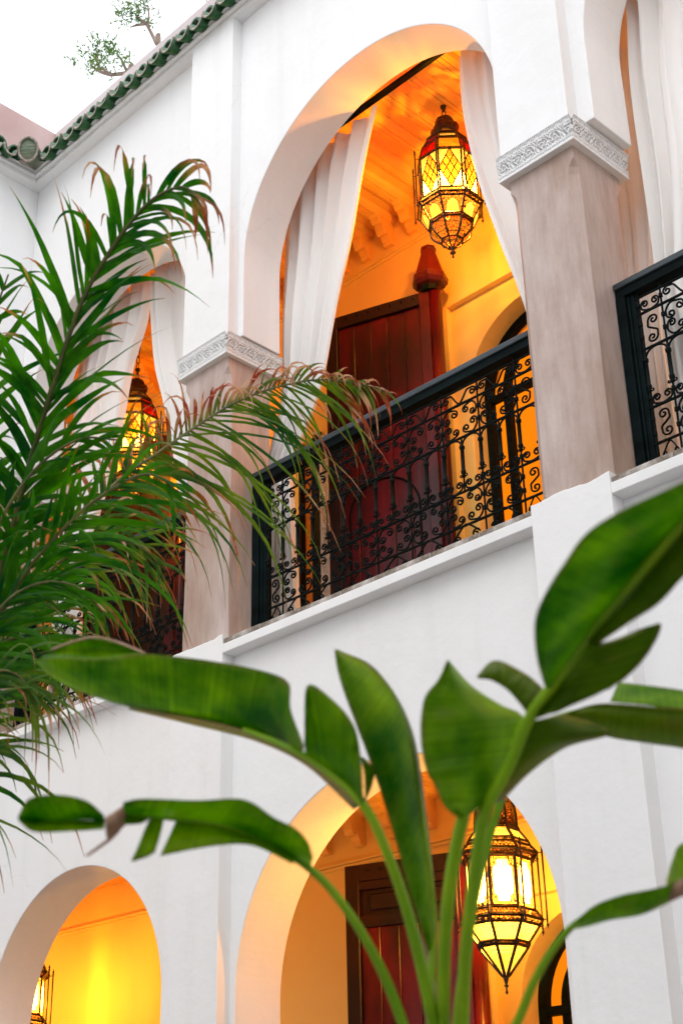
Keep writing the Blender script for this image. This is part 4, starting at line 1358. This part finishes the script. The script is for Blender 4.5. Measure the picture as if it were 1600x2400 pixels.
blade(L, [((285, 1870), (287, 1893)), ((320, 1874), (318, 1891)), ((345, 1876), (338, 1884))], 2.16, 2.17, -0.03, M_BAN, 0.0, seed=10, nx=5)
blade(L, [((346, 1876), (302, 1979)), ((360, 1878), (333, 1970)), ((378, 1880), (357, 1957))], 2.17, 2.18, -0.05, M_BAN, 0.01, seed=11)
blade(L, [((405, 1883), (368, 1966)), ((450, 1888), (442, 1950)), ((520, 1900), (530, 1938)), ((600, 1932), (592, 1944)), ((680, 1975), (672, 1983))], 2.18, 2.22, -0.06, M_BAN, 0.015, seed=12)
stalk(L, [(288, 1869, 2.16), (400, 1881, 2.175), (520, 1898, 2.19), (620, 1940, 2.21), (700, 1987, 2.235), (762, 2045, 2.26), (832, 2145, 2.29), (888, 2255, 2.32), (935, 2380, 2.34), (965, 2460, 2.36)], (0.0028, 0.0095))
# leaf C: narrow upright folded leaf
L = leaf_root()
blade(L, [((773, 1493), (769, 1490)), ((816, 1510), (778, 1548)), ((862, 1545), (806, 1632)), ((908, 1602), (840, 1722)), ((938, 1682), (875, 1822)), ((955, 1792), (906, 1920)), ((974, 1910), (936, 2030)), ((992, 2030), (964, 2120)), ((1001, 2130), (985, 2192))], 2.55, 2.42, -0.06, M_BAN, 0.022, seed=13)
blade(L, [((773, 1493), (775, 1493)), ((862, 1545), (866, 1542)), ((938, 1682), (946, 1680)), ((974, 1910), (982, 1908)), ((1001, 2130), (1003, 2128))], 2.555, 2.425, 0.10, M_BAN2, 0.0, seed=14)
stalk(L, [(940, 1690, 2.50), (974, 1910, 2.46), (996, 2100, 2.43), (992, 2200, 2.42), (988, 2300, 2.41), (990, 2420, 2.40)], (0.003, 0.008))
# leaf D: broad leaf in the middle
L = leaf_root()
blade(L, [((1031, 1518), (1028, 1516)), ((1082, 1574), (1008, 1560)), ((1145, 1616), (975, 1605)), ((1202, 1648), (966, 1682)), ((1192, 1722), (977, 1762)), ((1165, 1790), (1003, 1812)), ((1130, 1845), (1022, 1852)), ((1090, 1864), (1058, 1882))], 2.28, 2.22, -0.10, M_BAN, 0.045, nx=14, seed=15)
stalk(L, [(1066, 1868, 2.24), (1050, 1930, 2.25), (1032, 2040, 2.27), (1021, 2160, 2.30), (1018, 2280, 2.33), (1020, 2410, 2.36)], (0.0095, 0.0118))
# leaf E: the big leaf rising to the right
L = leaf_root()
blade(L, [((1098, 1557), (1095, 1554)), ((1130, 1563), (1136, 1518)), ((1166, 1586), (1200, 1545)), ((1196, 1620), (1236, 1573)), ((1214, 1646), (1252, 1592))], 2.16, 2.12, 0.03, M_BAN2, 0.012, seed=16)
blade(L, [((1262, 1582), (1250, 1578)), ((1285, 1550), (1232, 1512)), ((1320, 1502), (1227, 1432)), ((1370, 1437), (1247, 1370)), ((1420, 1372), (1290, 1300)), ((1480, 1302), (1345, 1225)), ((1530, 1242), (1430, 1170)), ((1590, 1172), (1568, 1105)), ((1660, 1090), (1700, 1030))], 2.08, 1.75, -0.12, M_BAN, 0.03, nx=12, seed=17)
blade(L, [((1344, 1464), (1366, 1483)), ((1400, 1397), (1438, 1433)), ((1460, 1327), (1512, 1385)), ((1520, 1257), (1570, 1322)), ((1590, 1172), (1665, 1240)), ((1660, 1090), (1740, 1130))], 2.00, 1.75, -0.05, M_BAN2, 0.02, nx=10, seed=18)
blade(L, [((1344, 1464), (1368, 1486)), ((1330, 1487), (1440, 1464)), ((1310, 1512), (1515, 1431)), ((1286, 1547), (1494, 1492)), ((1262, 1582), (1440, 1554)), ((1246, 1622), (1375, 1593)), ((1228, 1652), (1290, 1630))], 2.00, 2.10, -0.06, M_BAN2, 0.02, nx=12, seed=19)
blade(L, [((1226, 1655), (1292, 1640)), ((1206, 1690), (1400, 1682)), ((1180, 1740), (1302, 1714)), ((1150, 1790), (1222, 1768)), ((1116, 1852), (1152, 1838))], 2.10, 2.16, 0.06, M_BAN2, 0.02, nx=10, seed=20)
stalk(L, [(1690, 1050, 1.70), (1590, 1172, 1.765), (1460, 1327, 1.87), (1344, 1464, 1.965), (1262, 1582, 2.05), (1214, 1652, 2.10), (1165, 1765, 2.14), (1114, 1862, 2.17), (1097, 1960, 2.20), (1080, 2090, 2.24), (1068, 2210, 2.28), (1062, 2410, 2.34)], (0.0062, 0.0112))
# leaf F: dark folded leaf at the right edge
L = leaf_root()
blade(L, [((1400, 1612), (1420, 1568)), ((1500, 1622), (1500, 1577)), ((1600, 1640), (1600, 1592)), ((1700, 1665), (1700, 1615))], 2.42, 2.30, 0.04, M_BAN, 0.0, seed=21)
blade(L, [((1285, 1652), (1292, 1640)), ((1330, 1668), (1360, 1618)), ((1400, 1692), (1420, 1616)), ((1480, 1705), (1490, 1622)), ((1600, 1724), (1600, 1630)), ((1700, 1760), (1700, 1660))], 2.40, 2.28, -0.06, M_BAN2, 0.03, seed=22)
stalk(L, [(1600, 1655, 2.30), (1480, 1638, 2.35), (1380, 1632, 2.38), (1290, 1645, 2.40), (1210, 1700, 2.42), (1130, 1900, 2.42), (1075, 2150, 2.42), (1045, 2410, 2.40)], (0.0035, 0.008))
# leaf G: low leaf to the right
L = leaf_root()
blade(L, [((1310, 2134), (1313, 2124)), ((1350, 2126), (1360, 2082)), ((1400, 2112), (1425, 2056)), ((1470, 2100), (1500, 2041)), ((1530, 2074), (1545, 2028))], 2.15, 2.02, -0.05, M_BAN, 0.012, seed=23)
blade(L, [((1530, 2074), (1545, 2028)), ((1568, 2056), (1575, 2012)), ((1640, 2030), (1640, 1985))], 2.02, 1.96, -0.04, M_DRY, 0.01, name='dry_blade', seed=24)
blade(L, [((1532, 2032), (1529, 2028)), ((1556, 2026), (1545, 1975)), ((1600, 2008), (1566, 1938)), ((1650, 1990), (1640, 1930))], 2.03, 1.96, 0.06, M_BAN, 0.0, seed=25)
stalk(L, [(1540, 2040, 2.02), (1430, 2075, 2.08), (1335, 2112, 2.14), (1280, 2165, 2.17), (1230, 2245, 2.20), (1185, 2352, 2.24), (1130, 2450, 2.28)], (0.003, 0.0085))
# small spent leaf and thin brown stem in the centre
L = leaf_root()
blade(L, [((828, 1740), (831, 1738)), ((836, 1775), (858, 1768)), ((838, 1815), (853, 1802)), ((838, 1836), (842, 1832))], 2.5, 2.48, 0.02, M_BAN, 0.0, seed=26, nx=5)
stalk(L, [(836, 1832, 2.48), (900, 1990, 2.46), (975, 2180, 2.44), (995, 2260, 2.42), (1008, 2420, 2.40)], (0.003, 0.0045), M_DRY)
pot = thing('plant_pot', 'terracotta pot holding the broad-leaved foreground plant', 'pot', (plant_root.x, plant_root.y, -1.5))
MB().lathe([(0.0, 0.0), (0.17, 0.0), (0.24, 0.36), (0.26, 0.37), (0.26, 0.42), (0.23, 0.42), (0.22, 0.36), (0.0, 0.36)], 28).obj('pot_body', M_POT, pot, True)

# ================================================================ PALM
crown = D(-150, 1860, 5.35)
palm_root = Vector((crown.x, crown.y, -1.5))
palm = thing('palm_tree', 'green feather palm with browned drooping leaflet tips at the left', 'palm tree', palm_root)
tp = [Vector((0, 0, 0)), Vector((0.03, 0.02, (crown.z + 1.5) * 0.35)), Vector((-0.02, 0.0, (crown.z + 1.5) * 0.7)), Vector((0, 0, crown.z + 1.5))]
tq = catmull([tuple(p) for p in tp], 14)
MB().tube([tuple(q) for q in tq], [0.085 + 0.008 * (i % 3 == 0) - 0.02 * i / len(tq) for i in range(len(tq))], 14).obj('trunk', M_BARK, palm, True)
view = Vector(CR[2].tolist())
def frond(pts, n, Lmax, seed, left=1.0, right=1.0, droop=0.8, t0=0.22, m=M_PALM, dead=0.15, width=0.011, ang=42, flat=0.3, stuff=False, tipdead=0.4, sidel=None, rr=0.008, keep=False):
    rnd = random.Random(seed)
    fr = bpy.data.objects.new('frond', None)
    sc.collection.objects.link(fr)
    fr.parent = palm
    P = [Vector(q) for q in catmull([tuple(D(*p)) for p in pts], 12)]
    P = [crown + Vector((0, 0, -0.1))] + P
    K = len(P)
    link('rachis', MB().tube([p - palm_root for p in P], [rr * (1 - 0.8 * i / K) + 0.0012 for i in range(K)], 6).mesh('rachis', M_RACH, True), fr)
    cum = [0]
    for i in range(1, K): cum.append(cum[-1] + (P[i] - P[i - 1]).length)
    tot = cum[-1]
    allv = []; allf = []; allt = []
    for k in range(n):
        t = t0 + (1 - t0) * (k + rnd.uniform(-0.3, 0.3)) / n
        t = min(0.995, max(0, t))
        d = t * tot
        i = max(1, next((q for q in range(1, K) if cum[q] >= d), K - 1))
        a = (d - cum[i - 1]) / max(1e-6, cum[i] - cum[i - 1])
        p = P[i - 1].lerp(P[i], a)
        tan = (P[min(K - 1, i + 1)] - P[max(0, i - 2)]).normalized()
        side = view.cross(tan).normalized()          # to the right of the rachis in the picture
        for sg, fac in ((1, right), (-1, left)):
            if fac <= 0: continue
            u = (t - t0) / (1 - t0)
            L = Lmax * fac * (0.55 + 0.45 * math.sin(PI * min(1, u * 0.85 + 0.18))) * rnd.uniform(0.5, 1.15)
            if seed == 11 and u > 0.78:
                L *= 1.25; g_extra = 1.5
            else: g_extra = 0
            if keep: L *= 0.62 + 0.38 * math.sin(PI * min(1, u + 0.1))
            if u > 0.85: L *= 1 - (u - 0.85) * 2.6
            if sg < 0 and keep and rnd.random() < 0.75: forced = 0.95
            else: forced = 0
            al = math.radians(ang + max(-18, min(18, rnd.gauss(0, 11))) - 14 * u)
            if seed == 11 and sg < 0: al += math.radians(13)
            dr = tan * math.cos(al) + side * sg * math.sin(al) + view * rnd.uniform(-flat, flat)
            dr.normalize()
            nseg = 9
            q = p.copy()
            g = droop * rnd.uniform(0.35, 1.6) + g_extra
            w0 = width * rnd.uniform(0.75, 1.2) * (1 - 0.4 * u)
            dd = min(0.95, max(0.04, dead * rnd.uniform(0.3, 2.2) + tipdead * max(0, u - 0.45) * rnd.uniform(0.2, 1.6)))
            if rnd.random() < 0.45 and u < 0.8: dd = 0.03
            dd = max(dd, forced)
            v = []; tv = []
            tw = rnd.uniform(-0.9, 0.9)
            kink = rnd.randint(4, 8) if rnd.random() < 0.35 else 99
            for s_ in range(nseg + 1):
                s = s_ / nseg
                wv = dr.cross(view)
                wv = (wv * math.cos(tw + s * 0.5) + view * math.sin(tw + s * 0.5)).normalized()
                w = w0 * (0.35 + 0.65 * math.sin(PI * min(1, s * 0.9 + 0.14)) ) * (1 - s ** 3) + 0.0007
                fold = dr.cross(wv) * w * 0.35
                v += [q - wv * w - palm_root, q + fold - palm_root, q + wv * w - palm_root]
                e = min(1, max(0, (s - (1 - dd)) / max(0.03, dd * 0.35)))
                tv += [min(1, e + 0.25 * (e > 0)), e, min(1, e + 0.25 * (e > 0))]
                q = q + dr * (L / nseg)
                gg = g * (0.35 + 1.5 * s) * (1 + 1.2 * e)
                if s_ == kink: gg += 1.6
                dr = (dr + Vector((rnd.uniform(-0.05, 0.05) - 0.012, rnd.uniform(-0.05, 0.05), -gg * 0.22 + rnd.uniform(-0.03, 0.03)))).normalized()
            f = []
            for s_ in range(nseg):
                b0 = s_ * 3
                f += [(b0, b0 + 1, b0 + 4, b0 + 3), (b0 + 1, b0 + 2, b0 + 5, b0 + 4)]
            if stuff:
                b0 = len(allv)
                allv += v; allf += [tuple(x + b0 for x in q_) for q_ in f]; allt += tv
            else:
                me = new_mesh('leaflet', v, f, m, True)
                at_ = me.attributes.new('tip', 'FLOAT', 'POINT')
                at_.data.foreach_set('value', tv)
                link('leaflet', me, fr)
    if stuff:
        me = new_mesh('leaflets', allv, allf, m, True)
        at_ = me.attributes.new('tip', 'FLOAT', 'POINT')
        at_.data.foreach_set('value', allt)
        o = link('leaflets', me, fr)
        o['kind'] = 'stuff'
    return fr
frond([(-120, 1760, 5.5), (-50, 1500, 5.35), (20, 1250, 5.2), (70, 1060, 5.1), (130, 860, 5.0), (185, 700, 4.95), (245, 590, 4.9), (305, 505, 4.85), (360, 452, 4.8), (415, 430, 4.78), (455, 448, 4.76)],
      66, 0.54, 11, left=0.92, right=1.0, droop=0.50, t0=0.26, dead=0.08, width=0.0165, ang=38, tipdead=0.9, rr=0.012)
frond([(-110, 1780, 5.7), (0, 1480, 5.8), (120, 1270, 5.9), (260, 1115, 6.0), (370, 1035, 6.1), (450, 980, 6.2), (540, 925, 6.3), (640, 888, 6.4), (740, 872, 6.5), (840, 885, 6.6), (900, 905, 6.6)],
      92, 0.86, 12, left=0.36, right=1.0, droop=1.25, t0=0.36, m=M_PALM2, dead=0.24, width=0.0095, ang=50, tipdead=0.8, rr=0.008, keep=True)
frond([(-130, 1760, 5.3), (-50, 1520, 5.1), (50, 1330, 5.0), (170, 1190, 4.95), (280, 1110, 4.95), (350, 1090, 4.95), (410, 1130, 4.95)],
      24, 0.60, 13, left=0.8, right=1.0, droop=0.8, t0=0.28, m=M_PALM, dead=0.15, width=0.0135, tipdead=0.3)
frond([(-130, 1790, 5.6), (-20, 1500, 5.6), (90, 1340, 5.6), (210, 1240, 5.6), (310, 1250, 5.6), (380, 1310, 5.6)],
      28, 0.60, 14, left=0.9, right=1.0, droop=1.0, t0=0.22, m=M_PALM2, dead=0.17, width=0.0095, stuff=True)
frond([(-140, 1800, 5.0), (-80, 1560, 4.9), (0, 1400, 4.85), (90, 1340, 4.85), (180, 1350, 4.85), (250, 1420, 4.85)],
      34, 0.55, 15, left=0.9, right=0.9, droop=1.1, t0=0.2, m=M_PALM, dead=0.12, width=0.0105, stuff=True)
frond([(-140, 1830, 4.8), (-80, 1640, 4.75), (-20, 1550, 4.7), (40, 1550, 4.7), (90, 1620, 4.7)],
      40, 0.55, 16, left=0.9, right=1.0, droop=1.3, t0=0.2, m=M_PALM2, dead=0.12, width=0.0095, stuff=True)
frond([(-140, 1800, 5.3), (-80, 1580, 5.3), (0, 1480, 5.3), (80, 1470, 5.3), (150, 1530, 5.3)],
      30, 0.55, 20, left=0.9, right=1.0, droop=1.2, t0=0.2, m=M_PALM2, dead=0.14, width=0.009, stuff=True)
frond([(-150, 1720, 5.5), (-115, 1300, 5.4), (-75, 1050, 5.3), (-40, 860, 5.2), (-10, 720, 5.15), (20, 630, 5.1)],
      28, 0.48, 17, left=0.5, right=1.0, droop=0.45, t0=0.25, m=M_PALM, dead=0.06, width=0.0165, stuff=True, tipdead=0.3)
frond([(-150, 1760, 5.2), (-90, 1450, 5.1), (-10, 1220, 5.0), (80, 1080, 5.0), (180, 1010, 5.0), (270, 1010, 5.0)],
      18, 0.50, 18, left=0.8, right=1.0, droop=0.7, t0=0.22, m=M_PALM, dead=0.08, width=0.014, stuff=True, tipdead=0.3)

# ================================================================ ROOF TERRACE TREES
def olive_tree(label, branches, clusters, seed, d):
    rnd = random.Random(seed)
    b0 = at(*branches[0][0], d)
    root = Vector((b0.x + 0.1, b0.y + 0.05, 8.335))
    t = thing('olive_tree', label, 'tree', root)
    m_ = MB()
    for k, br in enumerate(branches):
        P = [tuple(at(x, y, d) - root) for x, y in br]
        if k == 0: P = [(0, 0, 0)] + P
        Q = catmull(P, 6)
        r0 = 0.028 if k == 0 else 0.013
        m_.tube([tuple(q) for q in Q], [r0 * (1 - 0.75 * i / len(Q)) + 0.002 for i in range(len(Q))], 6)
    m_.obj('trunk', M_BARK, t, True)
    v = []; f = []
    for (cx, cy, rx, ry, n) in clusters:
        ct = at(cx, cy, d) - root
        sx = rx / CF * d; sy = ry / CF * d
        for tw in range(n // 8):
            a0 = rnd.uniform(0, 2 * PI); rad = math.sqrt(rnd.random())
            o0 = Vector((rad * math.cos(a0) * sx, rnd.uniform(-0.15, 0.15), rad * math.sin(a0) * sy * 1.15)) + ct
            dv = Vector((rnd.uniform(-1, 1), rnd.uniform(-1, 1), rnd.uniform(-0.5, 1))).normalized()
            for k in range(9):
                p = o0 + dv * 0.014 * k
                q = (dv * 0.6 + Vector((rnd.uniform(-1, 1), rnd.uniform(-1, 1), rnd.uniform(-1, 1)))).normalized()
                w = q.cross(Vector((rnd.uniform(-1, 1), rnd.uniform(-1, 1), rnd.uniform(-1, 1)))).normalized()
                Lf = rnd.uniform(0.040, 0.066); wf = rnd.uniform(0.006, 0.009)
                b_ = len(v)
                v += [p, p + q * Lf * 0.45 + w * wf, p + q * Lf, p + q * Lf * 0.45 - w * wf]
                f.append((b_, b_ + 1, b_ + 2, b_ + 3))
            b_ = len(v)
            e = o0 + dv * 0.13
            w = dv.cross(Vector((0, 0, 1))).normalized() * 0.0015
            v += [o0 - w, o0 + w, e + w, e - w]; f.append((b_, b_ + 1, b_ + 2, b_ + 3))
    o = link('crown', new_mesh('crown', v, f, M_OLIVE), t)
    o['kind'] = 'stuff'
    return t
olive_tree('small olive tree on the roof terrace, thin branches to the left above the green tiles', [[(312, 182), (298, 172), (262, 175), (235, 168), (212, 152)], [(262, 175), (235, 160), (215, 170)], [(298, 168), (285, 140), (276, 128)], [(235, 168), (228, 140), (232, 115)]],
           [(222, 128, 30, 32, 260), (262, 118, 26, 22, 150), (210, 160, 20, 18, 80), (292, 140, 18, 18, 90), (255, 182, 22, 8, 30)], 3, 14.4)
olive_tree('small olive tree on the roof terrace, upper branch near the top edge', [[(372, 112), (367, 102), (352, 72), (342, 56), (318, 36)], [(346, 62), (349, 35), (347, 12)], [(342, 56), (318, 60), (305, 64)]],
           [(298, 20, 20, 28, 160), (330, 8, 24, 20, 130), (346, 40, 14, 18, 60), (308, 48, 18, 14, 50), (462, -6, 14, 12, 30)], 4, 14.4)
